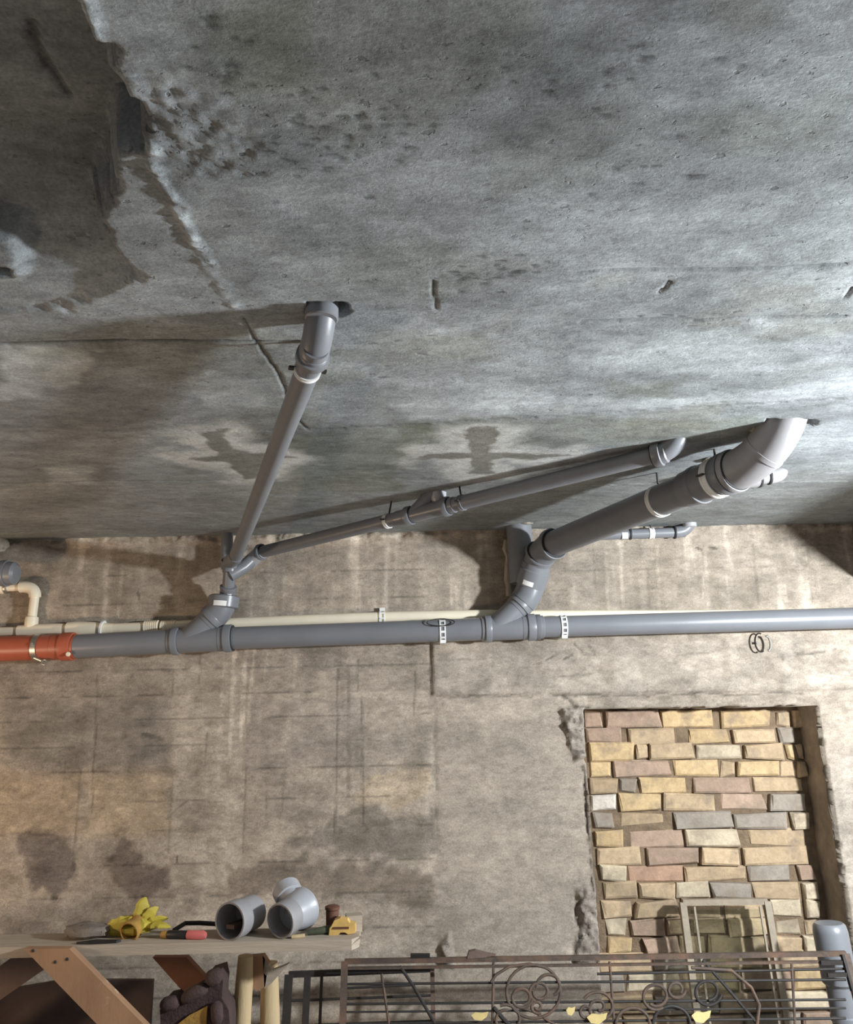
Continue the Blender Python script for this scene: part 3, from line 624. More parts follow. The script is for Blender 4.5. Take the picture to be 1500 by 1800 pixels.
# pipe E
eA, eBp = V((-0.735, 3.262, 2.246)), V((0.745, 2.215, 2.326)); ed = (eBp - eA).normalized()
ePt = lambda px: along(eA, eBp, px)
t = elbow('elbow_fitting', 'small grey elbow with a pale end beside the left branch fitting', V((-0.770, 3.28, 2.212)), V((-0.75, 3.272, 2.228)), eA + ed * 0.03, 0.031, 'pvc_light'); collar(t, eA + ed * 0.02, ed, r50, 'pvc_dark', True, 0.03)
p0, p1, p2, p3 = ePt(700), ePt(800), ePt(1150), ePt(1182)
pipe('ceiling_pipe', 'thin grey pipe along the ceiling from the pale elbow to a small wye', eA, p0, r50, 'pvc_dark')
t = thing('wye_fitting', 'small grey wye fitting with an upright stub under the ceiling', 'pipe fitting', p0)
obj('run', lathe(p0, ed, [(0, 0.029), ((p1 - p0).length, 0.029)]), 'pvc', t)
collar(t, p0 + ed * 0.05, ed, r50, 'pvc', True, 0.04); collar(t, p1 - ed * 0.04, ed, r50, 'pvc', True, 0.04)
sb = p0.lerp(p1, 0.30); stp = V((sb.x + 0.085, sb.y - 0.045, CEIL_Z + 0.008))
obj('branch', sweep([sb, sb.lerp(stp, 0.5), stp], 0.029, 24), 'pvc', t)
obj('plug', lathe(stp - V((-0.006, 0, 0.055)), V((0.0, 0, 1)), [(0, 0.016), (0.02, 0.029), (0.055, 0.031)]), 'pvc_light', t)
pipe('ceiling_pipe', 'thin grey pipe along the ceiling from the small wye to a ceiling elbow', p1, p2, r50, 'pvc_dark')
t = elbow('elbow_fitting', 'small grey elbow turning up into the ceiling beside the large sloping pipe', p2, p3 + ed * 0.012, V((p3.x + 0.022, p3.y - 0.014, CEIL_Z + 0.02)), 0.031, 'pvc'); collar(t, p2 + ed * 0.02, -ed, r50 + 0.002, 'pvc', True, 0.045)
p = ePt(690); clamp('white clamp on the thin ceiling pipe left of the small wye', p - ed * 0.02, ed, r50, None, V((p.x, p.y, CEIL_Z + 0.005)))
p = ePt(808); clamp('grey clamp with a bare screw right of the small wye', p + ed * 0.01, ed, r50, None, V((p.x, p.y, CEIL_Z + 0.005)), mat='pvc_dark')
# right wye, riser and pipe F
w0 = V((0.285, 3.3, 1.905)); w1 = V((0.405, 3.295, 2.015))
wye('wye_fitting', 'grey wye fitting on the main pipe below the wide stickered riser', mW2a, mW2b, w0, w1, 0.0475, 'pvc')
g1 = V((0.445, 3.285, 2.10)); t = elbow('elbow_fitting', 'wide grey elbow on the branch of the wye below the stickered riser', w1, V((0.435, 3.29, 2.045)), g1, 0.060, 'pvc')
g2 = V((0.470, 3.255, 2.175)); fA = V((0.520, 3.14, 2.232)); fB = V((0.925, 2.235, 2.262)); fd = (fB - fA).normalized()
rd = (g2 - g1).normalized()
t = thing('riser_pipe', 'wide grey riser with white sticker under the large sloping pipe', 'pipe', g1)
obj('pipe_body', lathe(g1 - rd * 0.02, rd, [(0, 0.060), (0.003, 0.067), (0.07, 0.067), (0.075, 0.063), (0.10, 0.063)]), 'pvc', t)
sticker(t, g1 + rd * 0.0, rd, 0.0675, 0.046, 0.020, V((-0.25, -1, 0)))
t = elbow('elbow_fitting', 'dark grey elbow between the wide riser and the large sloping pipe', g2 - rd * 0.01, V((0.487, 3.215, 2.225)), fA + fd * 0.02, 0.060, 'pvc_dark'); collar(t, fA, fd, 0.057, 'pvc_dark', True, 0.045); collar(t, V((0.482, 3.222, 2.208)), V((0.03, -0.09, 0.05)), 0.058, 'pvc_dark', True, 0.02)
fPt = lambda px: along(fA, fB, px)
q1 = fPt(1225)
pipe('ceiling_pipe', 'large dark grey pipe sloping under the ceiling from the wide riser', fA, q1, R1, 'pvc_dark')
t = thing('pipe_coupling', 'dark grey coupling on the large sloping pipe below the ceiling bend', 'pipe fitting', q1)
obj('sleeve', lathe(q1, fd, [(-0.04, R1), (-0.038, 0.060), (0.0, 0.061), (0.003, 0.064), (0.02, 0.064), (0.023, 0.060), ((fB - q1).length, 0.060)]), 'pvc_dark', t); collar(t, fB - fd * 0.02, fd, 0.057, 'pvc_dark', True, 0.04)
fT = V((1.035, 2.075, CEIL_Z + 0.035))
t = thing('elbow_fitting', 'large pale grey elbow bending up into the ceiling at the pipe end', 'pipe fitting', fB)
fpts = bez(fB - fd * 0.01, fB + fd * 0.115 + V((0.03, 0, 0.0)), fT, 16)
obj('bend', sweep(fpts, [0.0615] * 8 + [0.0625] * 9, 36), 'pvc_mid', t)
collar(t, fpts[1], fd, 0.058, 'pvc_mid', True, 0.03)
obj('joint_ring', lathe(fpts[8], fpts[9] - fpts[7], [(-0.008, 0.060), (-0.007, 0.0645), (0.007, 0.0645), (0.008, 0.060)]), 'pvc_mid', t)
p = fPt(1160); clamp('white clamp midway along the large sloping pipe', p, fd, R1, None, V((p.x, p.y, CEIL_Z + 0.005)), w=0.018, ears=False)
p = fPt(1262); clamp('white double clamp on the large sloping pipe beside the pale elbow', p, fd, 0.061, None, V((p.x, p.y, CEIL_Z + 0.005)), w=0.026, th=0.004)
pipe('vent_pipe', 'wide vertical grey stub rising to the ceiling behind the large sloping pipe', V((0.412, 3.325, 2.10)), V((0.408, 3.325, 2.375)), 0.056, 'pvc_dark')
obj_f = obj('foam_plug', ball(W(927, 918, 3.27), 0.03, 1.0, 0.7, 0.35, 14, 8, 0.15, 3), 'foam', ceiling); obj_f['label'] = 'pale foam at the ceiling around the stub'
for i, (x, y) in enumerate(((1337, 757), (1250, 808), (1195, 700))):
    if i < 2: obj('foam_plug', ball(C(x, y, 0.004), 0.022, 1.2, 1.0, 0.5, 12, 8, 0.3, i), 'foam', ceiling)
# small pipe G under the ceiling on the wall
gA, gB = V((0.70, 3.352, 2.312)), V((1.150, 3.352, 2.318)); gd = gB - gA
t = pipe('wall_pipe', 'thin grey pipe with small label high on the wall behind the large pipe', gA, gB, 0.0225, 'pvc'); sticker(t, V((0.878, 3.352, 2.308)), gd, 0.0232, 0.028, 0.026, V((0, -1, -0.2)))
obj('coupling_ring', lathe(V((0.905, 3.352, 2.315)), gd, [(-0.004, 0.022), (-0.004, 0.026), (0.004, 0.026), (0.004, 0.022)]), 'rubber', t)
t = thing('elbow_fitting', 'small grey elbow with pale top at the end of the thin wall pipe', 'pipe fitting', gB)
obj('bend', sweep(bez(gB - V((0.045, 0, 0)), gB + V((0.02, 0, 0.002)), gB + V((0.022, -0.01, 0.05)), 10), 0.0265, 24), 'pvc', t)
obj('upper_socket', lathe(gB + V((0.018, -0.02, 0.016)), V((0, -0.05, 1)), [(0, 0.022), (0.004, 0.030), (0.030, 0.030)]), 'pvc_light', t)
obj('seal_ring', lathe(gB - V((0.046, 0, 0)), gd, [(-0.003, 0.022), (-0.003, 0.029), (0.003, 0.029), (0.003, 0.022)]), 'rubber', t)
clamp('white clip holding the thin wall pipe under the ceiling', V((1.0, 3.352, 2.316)), gd, 0.0225, None, V((1.0, 3.352, CEIL_Z + 0.005)), w=0.022, ears=False)
# pipe H peeping out behind the pale elbow
h0, h1 = W(1270, 846, 2.50), W(1350, 838, 2.50)
t = pipe('branch_pipe', 'small pale grey branch pipe peeping out behind the large pale elbow', h0, h1, 0.024, 'pvc_mid', collars=())
hd = h1 - h0
obj('socket', lathe(h0 + hd * 0.35, hd, [(0, 0.024), (0.0, 0.032), (0.07, 0.032), (0.075, 0.024)]), 'pvc_mid', t)
for k in (0.78, 1.0): obj('seal_ring', lathe(h0 + hd * k, hd, [(0, 0.023), (0, 0.034 if k < 0.9 else 0.028), (0.006, 0.034 if k < 0.9 else 0.028), (0.006, 0.023)]), 'rubber', t)
obj('end_elbow', sweep(bez(h1, h1 + hd.normalized() * 0.045, C(1372, 833) + V((0.0, 0, 0.01)), 8), 0.0255, 20), 'pvc_mid', t)
# main pipe middle and right
dmid = mW2a - mW1b; a1 = face_angle(dmid, V((0, -1, 0.05))); a2 = face_angle(dmid, V((0, -1, -0.28)))
Lm = dmid.length
t = pipe('drain_pipe', 'glossy grey main drain pipe between the two wye fittings', mW1b, mW2a, RM, 'pvc_gloss')
t = pipe('drain_pipe', 'long grey main drain pipe running right from the wye under the riser', mW2b, mEnd, RR, 'pvc')
collar(t, mW2b + V((0.015, 0, 0)), V((-1, 0, 0)), RR, 'pvc', True, 0.04)
def strap(label, p, d, r, ext=True):
    d = d.normalized(); t = thing('strap_clamp', label, 'clamp', p, 'perforated straps on the main drain pipe')
    for s in (-1, 1): obj('strap_edge', lathe(p + d * s * 0.010, d, [(-0.003, r), (-0.003, r + 0.0025), (0.003, r + 0.0025), (0.003, r), (-0.003, r)], 36, False), 'white', t)
    x, y = frame(d)
    for k in range(12):
        a = 2 * math.pi * k / 12 + 0.2; c = p + (x * math.cos(a) + y * math.sin(a)) * (r + 0.0013)
        n = (c - p).normalized(); obj('strap_rung', box(c, 0.020, 0.009, 0.0024, axes=(d, n.cross(d), n)), 'white', t)
    obj('wall_tab', bar(p + V((0, 0, -r * 0.98)), p + V((0, 0.095, -r * 1.05)), 0.022, 0.003), 'white', t)
    obj('lower_pad', box(p + V((0, -r * 0.35, -r * 1.0)), 0.024, 0.02, 0.014), 'white', t)
strap('white perforated strap around the main pipe between the two wyes', along(mW1b, mW2a, 778), dmid, RM + 0.001)
strap('white perforated strap around the long main pipe running right from the wye', along(mW2b, mEnd, 990), dmid, RR + 0.001)
p = along(mA, mOr, 68); t = thing('pipe_clamp', 'galvanised steel clamp with bolt eye around the orange pipe', 'clamp', p)
obj('band', lathe(p, mOr - mA, [(-0.011, R1), (-0.011, R1 + 0.004), (0.011, R1 + 0.004), (0.011, R1), (-0.011, R1)], 36, False), 'steel', t)
q = p + V((0.045, -0.03, -R1 - 0.010)); obj('bolt_eye', sweep([q + V((0.010 * math.cos(a), 0, 0.010 * math.sin(a))) for a in [2 * math.pi * i / 16 for i in range(17)]], 0.004, 8), 'steel', t)
obj('bolt', rod(q + V((-0.012, 0, 0.006)), p + V((0.0, -0.03, -R1 + 0.010)), 0.006, 10), 'steel', t); obj('front_bolt', lathe(p + V((0, -R1, 0.01)), V((0, -1, 0)), [(0, 0.007), (0.009, 0.007)], 6), 'steel', t)
# thin wire loop tucked behind the strap
c = W(775, 1094, 3.25); obj_l = obj('wire_loop', sweep([c + V((0.058 * math.cos(a), 0.012 * math.sin(a), 0.016 * math.sin(a))) for a in [2 * math.pi * i / 28 for i in range(29)]], 0.0022, 8, False), 'black'); tag(obj_l, 'thin black wire loop tucked behind the strap between the two wyes', 'wire')
# empty hook clamp below the main pipe
c = W(1335, 1130, 3.37); t = thing('pipe_clamp', 'empty open steel clamp screwed to the wall below the main pipe', 'clamp', c)
obj('ring', sweep([c + V((0.022 * math.cos(a), -0.01, 0.040 * math.sin(a))) for a in [math.radians(70 + 15 * i) for i in range(16)]], 0.006, 10, True, 0.5), 'dark_steel', t)
obj('bright_ring', sweep([c + V((0.028 + 0.012 * math.cos(a), -0.02, 0.030 * math.sin(a) - 0.004)) for a in [math.radians(-100 + 14 * i) for i in range(16)]], 0.005, 10), 'steel', t)
obj('screw', rod(c + V((-0.01, -0.005, 0)), c + V((-0.01, 0.05, 0)), 0.005, 10), 'dark_steel', t)

# ---- cream water line
rw = 0.0235; wp = lambda px, py: W(px, py, 3.368)
P = [V((-2.9, 3.368, 1.942)), wp(55, 1109)]
pipe('water_pipe', 'cream plastic water pipe left of the tee above the orange pipe', P[0], P[1], 0.019, 'cream')
a, b = wp(45, 1109), wp(112, 1106); t = thing('pipe_tee', 'cream plastic tee with upright outlet above the orange pipe', 'pipe fitting', a)
d = (b - a).normalized(); L = (b - a).length
obj('run', lathe(a, d, [(-0.03, 0.019), (-0.03, 0.026), (0.03, 0.027), (L - 0.03, 0.027), (L, 0.025), (L, 0.019)]), 'cream', t)
vb, vt = wp(54, 1105), wp(62, 1042)
obj('outlet', lathe(vb, vt - vb, [(0, 0.020), (0.012, 0.027), (0.03, 0.028), (0.05, 0.026), (0.052, 0.020)]), 'cream', t)
pipe('water_pipe', 'short upright cream pipe between the tee and the upper elbow', vb + (vt - vb) * 0.3, vt, 0.019, 'cream')
t = elbow('elbow_fitting', 'cream plastic elbow at the top of the short upright pipe', vt - V((0, 0, 0.02)), wp(64, 1030), wp(36, 1032), 0.025, 'cream')
pipe('water_pipe', 'cream upper pipe running left from the elbow under the grey stub', wp(38, 1032), V((-2.6, 3.368, wp(38, 1032).z - 0.01)), 0.017, 'cream')
vv = wp(4, 1033); t = thing('pipe_valve', 'cream valve ring on the upper cream pipe', 'valve', vv); obj('body', ball(vv, 0.028, 1, 1, 1, 14, 10), 'cream', t); obj('ring', lathe(vv + V((0.02, 0, 0)), V((1, 0, 0)), [(-0.004, 0.02), (-0.004, 0.027), (0.004, 0.027), (0.004, 0.02)]), 'steel', t)
a, b = wp(110, 1107), wp(200, 1104)
pipe('water_pipe', 'short cream pipe between the tee and the pale union', a, wp(125, 1106), 0.0215, 'cream')
t = thing('pipe_union', 'bulky pale union with a clear ring on the cream pipe', 'pipe fitting', wp(120, 1106)); a, b = wp(118, 1106), wp(200, 1104); d = b - a
obj('body', lathe(a, d, [(0, 0.021), (0.003, 0.031), (0.055, 0.033), (0.12, 0.028), (0.15, 0.024), (d.length, 0.021)]), 'cream', t)
obj('ring', lathe(a + d.normalized() * 0.155, V((1, 0, -0.15)), [(-0.004, 0.024), (-0.004, 0.034), (0.004, 0.034), (0.004, 0.024)]), 'white', t)
pipe('water_pipe', 'short cream pipe between the pale union and the ribbed couplings', b, wp(258, 1102), 0.0205, 'cream')
for lab, xa, xb in (('ribbed cream coupling next to the pale union', 255, 280), ('ribbed cream coupling next to the grey wye', 284, 311)):
    a, b = wp(xa, 1102), wp(xb, 1101); d = b - a; pr = [(0, 0.020)]
    for k in range(7): pr += [(d.length * k / 7, 0.027), (d.length * (k + 0.6) / 7, 0.027), (d.length * (k + 0.65) / 7, 0.0255)]
    pr += [(d.length, 0.020)]; t = thing('pipe_coupling', lab, 'pipe fitting', a); obj('ribbed_sleeve', lathe(a, d, pr), 'cream', t)
b = wp(305, 1101)
obj_p = obj('water_pipe', sweep([b, wp(420, 1095), wp(560, 1089), wp(700, 1084), wp(860, 1081), wp(960, 1082), wp(1200, 1082), wp(1500, 1080), V((3.4, 3.368, 1.965))], rw, 24), 'cream'); tag(obj_p, 'long cream water pipe running behind the grey main pipe', 'pipe')
c = wp(672, 1085); t = thing('pipe_clip', 'small white clip holding the long cream pipe on the wall', 'clip', c)
for s in (-1, 1): obj('clip_edge', lathe(c + V((s * 0.010, 0, 0)), V((1, 0, 0.01)), [(-0.003, rw), (-0.003, rw + 0.003), (0.003, rw + 0.003), (0.003, rw), (-0.003, rw)], 28, False), 'white', t)
for a in (0.9, 1.9, 2.9): obj('clip_rung', box(c + V((0, -math.cos(a - 1.2) * (rw + 0.0015), math.sin(a - 1.2) * (rw + 0.0015))), 0.02, 0.006, 0.006), 'white', t)
obj('clip_tab', box(c + V((0, 0.012, rw + 0.008)), 0.024, 0.004, 0.022), 'white', t)
# grey capped stub at the far left
a, b = V((-2.25, 3.22, 2.19)), W(30, 1008, 3.22); t = thing('drain_pipe', 'dark grey capped pipe stub above the cream elbow', 'pipe', b); d = b - a
obj('pipe_body', lathe(a, d, [(0, 0.05), (d.length - 0.05, 0.052), (d.length - 0.01, 0.048), (d.length, 0.034)]), 'pvc_dark', t); obj('cap', lathe(b - d.normalized() * 0.05, d, [(-0.012, 0.05), (-0.012, 0.056), (0.012, 0.056), (0.012, 0.05)]), 'pvc_dark', t)
obj('mortar_lump', ball(W(0, 955, 3.36), 0.04, 1.0, 0.8, 0.9, 14, 10, 0.15, 5), 'foam', wall)

# ================================================================== BENCH
SY = 2.58; topz = 0.905
bench = thing('work_bench', 'rough plank bench with brown diagonal braces below the wall', 'bench', V((-0.9, SY + 0.1, 0)))
xr = W(630, 1650, SY).x
pl = [V((-2.2, SY, topz)), V((xr - 0.02, SY, topz + 0.004)), V((xr, SY + 0.03, topz + 0.004)), V((xr - 0.005, SY + 0.14, topz + 0.004)), V((-2.2, SY + 0.14, topz))]
obj('plank', prism(pl, V((0, 0, -0.030))), 'wood_grey', bench, False)
obj('splinter', prism([V((xr - 0.10, SY - 0.001, topz - 0.022)), V((xr - 0.02, SY - 0.001, topz - 0.012)), V((xr + 0.004, SY + 0.02, topz)), V((xr - 0.02, SY + 0.03, topz - 0.004))], V((0, 0.03, 0))), 'wood_grey', bench, False)
def diag(name, pix, Y, mat, ext):
    q = [W(x, y, Y) for x, y in pix]; dd = (q[3] - q[0]).normalized(); k = ext
    return obj(name, prism([q[0], q[1], q[1] + dd * k, q[0] + dd * k], V((0, 0.028, 0))), mat, bench, False)
br = diag('brace', [(42, 1668), (122, 1668), (255, 1800), (170, 1800)], SY - 0.031, 'wood_brown', 1.22)
for x, y in ((58, 1671), (97, 1691), (118, 1686)): obj('nail', lathe(W(x, y, SY - 0.031), V((0, -1, 0)), [(0, 0.005), (0.002, 0.004)], 8), 'dark_steel', br)
diag('brace', [(268, 1683), (328, 1683), (420, 1775), (350, 1775)], SY + 0.20, 'wood_red', 0.34)
for x in (-2.0,):
    obj('leg', box((x, SY + 0.07, (topz - 0.033) / 2), 0.05, 0.10, topz - 0.033), 'wood_dark', bench, False)
# boards under the bench
q = [W(-60, 1765, 2.95), W(70, 1703, 2.95), W(40, 1684, 2.95), W(-60, 1715, 2.95)]
o = obj('wooden_board', prism([V((-2.6, 2.86, 0.0)), V((-2.50, 2.86, 0.0)), W(62, 1694, 2.86) + V((0.06, 0, 0)), W(30, 1676, 2.86)], V((0, 0.022, 0))), 'board_mid', None, False)
tag(o, 'dull brown board slanting under the bench behind the brown brace', 'board')
o = obj('dark_panel', prism([V((-2.4, 2.95, 0)), V((-0.98, 2.95, 0)), V((-1.02, 3.08, W(200, 1725, 3.08).z)), V((-1.35, 3.10, W(62, 1735, 3.1).z + 0.02)), V((-2.4, 3.10, W(62, 1735, 3.1).z - 0.12))], V((0, 0.02, 0.0))), 'wood_dark', None, False)
tag(o, 'dark dirty panel leaning on the wall under the bench', 'panel')

# ---- things lying on the bench
sz = topz + 0.0015
def B(x, y, Y):
    p = W(x, y, Y); return V((p.x, Y, sz))
# yellow glove
g = B(245, 1650, 2.68); t = thing('rubber_glove', 'crumpled yellow rubber glove lying on the plank bench', 'glove', g)
obj('palm', ball(g + V((-0.02, 0, 0.030)), 0.055, 1.25, 0.8, 0.50, 14, 8, 0.16, 3), 'yellow', t, True, 20)
for k, (dx, dy, dz, r_) in enumerate(((0.010, 0.01, 0.108, 0.022), (0.055, 0.0, 0.080, 0.018), (0.105, -0.02, 0.026, 0.022), (0.085, 0.01, 0.045, 0.018), (-0.105, -0.01, 0.016, 0.026))):
    s = g + V((0.005 + dx * 0.2, 0, 0.028)); e = g + V((dx, dy, dz)); mdl = s.lerp(e, 0.6) + V((-0.012, -0.014, 0.012))
    obj('finger', sweep(bez(s, mdl, e, 8), [r_ * f for f in (0.9, 1.15, 1.05, 1.2, 0.95, 1.0, 0.75, 0.5, 0.12)], 9, True, 0.38, V((1, 0.3, 0.2))), 'yellow', t, True, 20)
cuff = g + V((-0.015, -0.055, 0.022)); obj('cuff', hollow(cuff, cuff + V((0.01, 0.05, 0.012)), 0.03, 0.003, 20, [(0, 0.030), (0.004, 0.033), (0.03, 0.027), (0.052, 0.03)]), 'ochre', t)
# knife blade and dark bits
a = B(136, 1662, 2.60); b_ = B(212, 1658, 2.605)
o = obj('utility_blade', prism([a + V((0, -0.008, 0)), a.lerp(b_, 0.3) + V((0, -0.014, 0)), b_ + V((-0.01, -0.010, 0)), b_ + V((0, 0.004, 0)), a.lerp(b_, 0.4) + V((0, 0.012, 0))], V((0, 0, 0.008))), 'black', None, False); tag(o, 'flat black blade lying on the bench edge left of the yellow glove', 'blade')
c = B(152, 1652, 2.66); o = obj('grey_rag', ball(c + V((0, 0, 0.022)), 0.07, 1.1, 0.7, 0.31, 18, 10, 0.14, 8), 'grey_cloth'); tag(o, 'crumpled grey rag behind the black blade on the bench', 'rag')
# screwdriver with red handle
a = B(282, 1655, 2.635) + V((0, 0, 0.013)); b_ = B(362, 1652, 2.615) + V((0, 0, 0.013)); d = b_ - a; L = d.length; t = thing('screwdriver', 'screwdriver with black grip and red end lying on the bench', 'tool', a)
obj('ferrule', lathe(a, d, [(0, 0.006), (0.004, 0.010), (L * 0.15, 0.011)], 16), 'ochre', t)
obj('grip', lathe(a, d, [(L * 0.15, 0.010), (L * 0.18, 0.0125), (L * 0.55, 0.0125), (L * 0.58, 0.011)], 16), 'black', t)
obj('handle_end', lathe(a, d, [(L * 0.58, 0.010), (L * 0.60, 0.0135), (L * 0.94, 0.0135), (L, 0.008)], 16), 'red', t)
obj('shank', rod(a - d.normalized() * 0.06, a, 0.004, 10), 'steel', t)
P = [B(305, 1650, 2.70), B(325, 1640, 2.74), B(350, 1640, 2.74), B(385, 1638, 2.76), B(430, 1640, 2.77)]
o = obj('black_cable', sweep([p + V((0, 0, 0.007 + 0.010 * (i in (1, 2)))) for i, p in enumerate(P)], 0.007, 10), 'black'); tag(o, 'short black cable on the bench behind the screwdriver', 'cable')
# grey pipe offcut with a socket mouth
def mouth(name, label, c, d, r, L, mat):
    t = thing(name, label, 'pipe', c); d = d.normalized()
    pr = [(0, r * 0.99), (0.004, r), (0.05, r), (0.055, r * 0.93), (L, r * 0.93)]
    obj('pipe_body', lathe(c, d, pr + [(L, r * 0.86), (0.06, r * 0.86), (0.05, r * 0.90), (0.0, r * 0.90), (0, r * 0.99)], 40, False), mat, t)
    obj('inside_stop', lathe(c + d * (L * 0.8), d, [(0, r * 0.85), (0.004, r * 0.85)], 32), 'pvc_in', t)
    return t
r_ = 0.055
c = W(403, 1633, 2.595); c.z = sz + r_; t = mouth('pipe_offcut', 'grey pipe offcut with open mouth lying on the bench beside the screwdriver', c, V((0.42, 1, 0)), r_, 0.12, 'pvc_mid')
o = obj('wooden_slip', bar(c + V((0.0, 0.012, -0.018)), c + V((0.035, 0.09, -0.020)), 0.03, 0.012), 'wood_dark', t, False)
r_ = 0.051
c = W(492, 1636, 2.595); c.z = sz + r_ + 0.002; d = V((0.52, 1, 0.13)).normalized(); t = mouth('wye_offcut', 'loose grey wye fitting with pale flared end lying on the bench', c, d, r_, 0.12, 'pvc_mid')
f = c + d * 0.055; obj('flared_end', lathe(f, d, [(0, r_ * 0.93), (0.025, 0.055), (0.052, 0.060), (0.057, 0.063), (0.063, 0.062), (0.064, 0.057), (0.058, 0.050)], 40), 'pvc_light', t)
s = c + d * 0.085; obj('side_branch', lathe(s, V((-0.50, 0.75, 0.50)), [(0, 0.040), (0.06, 0.040), (0.062, 0.046), (0.10, 0.046), (0.10, 0.040), (0.085, 0.036)], 32), 'pvc_light', t)
# bits at the right end
a = B(512, 1653, 2.60) + V((0, 0, 0.007)); b_ = B(536, 1650, 2.61) + V((0, 0, 0.007)); o = obj('wooden_peg', lathe(a, b_ - a, [(0, 0.005), (0.004, 0.0065), ((b_ - a).length, 0.0065)], 10), 'wood_pale'); tag(o, 'small pale wooden peg on the bench beside the loose wye', 'peg')
a = B(541, 1650, 2.63); b_ = B(590, 1646, 2.65); o = obj('file_handle', sweep([a + V((0, 0, 0.010)), a.lerp(b_, 0.3) + V((0, 0, 0.012)), a.lerp(b_, 0.7) + V((0, 0, 0.014)), b_ + V((0, 0, 0.013))], [0.007, 0.010, 0.0125, 0.009], 12), 'green'); tag(o, 'dark green tool handle on the bench beside the yellow tape', 'tool')
c = B(584, 1640, 2.73); o = obj('bottle_stopper', lathe(c, V((0, 0, 1)), [(0, 0.020), (0.05, 0.021), (0.053, 0.024), (0.06, 0.024), (0.063, 0.018)], 20), 'brown'); tag(o, 'small brown stopper standing behind the yellow tape on the bench', 'stopper')
c = B(603, 1646, 2.64); t = thing('tape_measure', 'yellow arched tape case at the broken end of the bench plank', 'tape measure', c)
arch = [(-0.042, 0), (-0.016, 0.0), (-0.006, 0.010), (0.008, 0.010), (0.018, 0.004), (0.040, 0.008), (0.040, 0.034), (0.022, 0.036), (0.015, 0.046), (-0.008, 0.050), (-0.026, 0.044), (-0.034, 0.028), (-0.040, 0.022)]
obj('case', prism([c + V((x, -0.015, z)) for x, z in arch], V((0, 0.03, 0))), 'tape_yellow', t, False)
obj('band', prism([c + V((x, -0.017, z)) for x, z in [(-0.032, 0.020), (0.020, 0.020), (0.020, 0.026), (-0.028, 0.026)]], V((0, 0.002, 0))), 'brown', t, False)
o = obj('wood_block', box(B(622, 1640, 2.68) + V((0, 0, 0.024)), 0.05, 0.04, 0.048, 0.2), 'wood_grey', None, False); tag(o, 'small grey wood block behind the yellow tape case', 'block')

# ---- things standing under the bench
c = W(360, 1800, 2.64); c = V((c.x, 2.64, 0)); hz = lambda x, y: W(x, y, 2.63)
t = thing('tool_bag', 'dark brown bag with ochre front panel standing under the bench', 'bag', c)
poly = [(282, 1800), (281, 1775), (290, 1758), (305, 1755), (318, 1768), (325, 1750), (340, 1742), (362, 1728), (366, 1712), (388, 1705), (392, 1725), (390, 1755), (402, 1775), (404, 1800)]
pts = [hz(x, y) for x, y in poly]; pts = [V((pts[0].x, 2.63, 0.0))] + pts + [V((pts[-1].x, 2.63, 0.0))]
obj('bag_body', prism(pts, V((0, 0.08, 0))), 'brown_cloth', t, False)
obj('front_panel', prism([V((hz(312, 1800).x, 2.626, 0.02)), hz(312, 1800) + V((0, -0.004, 0)), hz(335, 1782) + V((0, -0.004, 0)), hz(366, 1767) + V((0, -0.004, 0)), hz(364, 1800) + V((0, -0.004, 0)), V((hz(364, 1800).x, 2.626, 0.02))], V((0, -0.006, 0))), 'ochre', t, False)
for a_, b_, r_ in (((286, 1768), (316, 1762), 0.020), ((322, 1758), (366, 1735), 0.020), ((368, 1722), (390, 1716), 0.024), ((382, 1760), (384, 1800), 0.018)):
    p, q = hz(*a_) + V((0, -0.004, 0)), hz(*b_) + V((0, -0.004, 0)); obj('rolled_edge', sweep(bez(p, p.lerp(q, 0.5) + V((0, -0.015, 0.012)), q, 8), [r_ * f for f in (0.5, 0.85, 1, 1, 1, 1, 1, 0.85, 0.5)], 12), 'brown_cloth', t)
def post(label, pix, Y, r, mat='wood_pale', lean=0):
    a = W(*pix, Y); t = thing('wooden_post', label, 'post', V((a.x + lean, Y, 0)))
    n = 10; P = [V((a.x + lean, Y, 0)).lerp(a, i / n) for i in range(n + 1)]; rg_ = random.Random(int(a.x * 1000))
    obj('shaft', sweep(P, [r * (1.08 - 0.16 * i / n) * rg_.uniform(0.96, 1.04) for i in range(n)] + [r * 0.80], 16), mat, t); return t
post('pale peeled wooden post beside the dark bag under the bench', (432, 1680), 2.76, 0.030, lean=-0.02)
post('pale peeled wooden post with a split block at its top', (474, 1692), 2.84, 0.033, lean=0.03)
q = lambda x, y: W(x, y, 2.775)
t = thing('wood_offcut', 'split wooden offcut with a pointed grey tip wedged between the posts', 'offcut', q(460, 1740))
obj('block', prism([q(439, 1682), q(463, 1680), q(472, 1694), q(466, 1735), q(452, 1742), q(444, 1738)], V((0, 0.03, 0))), 'wood_brown', t, False)
obj('tip', prism([q(462, 1680), q(470, 1692), q(478, 1706), q(497, 1699), q(508, 1694), q(494, 1710), q(478, 1728), q(465, 1738)], V((0, 0.02, 0))), 'wood_grey', t, False)

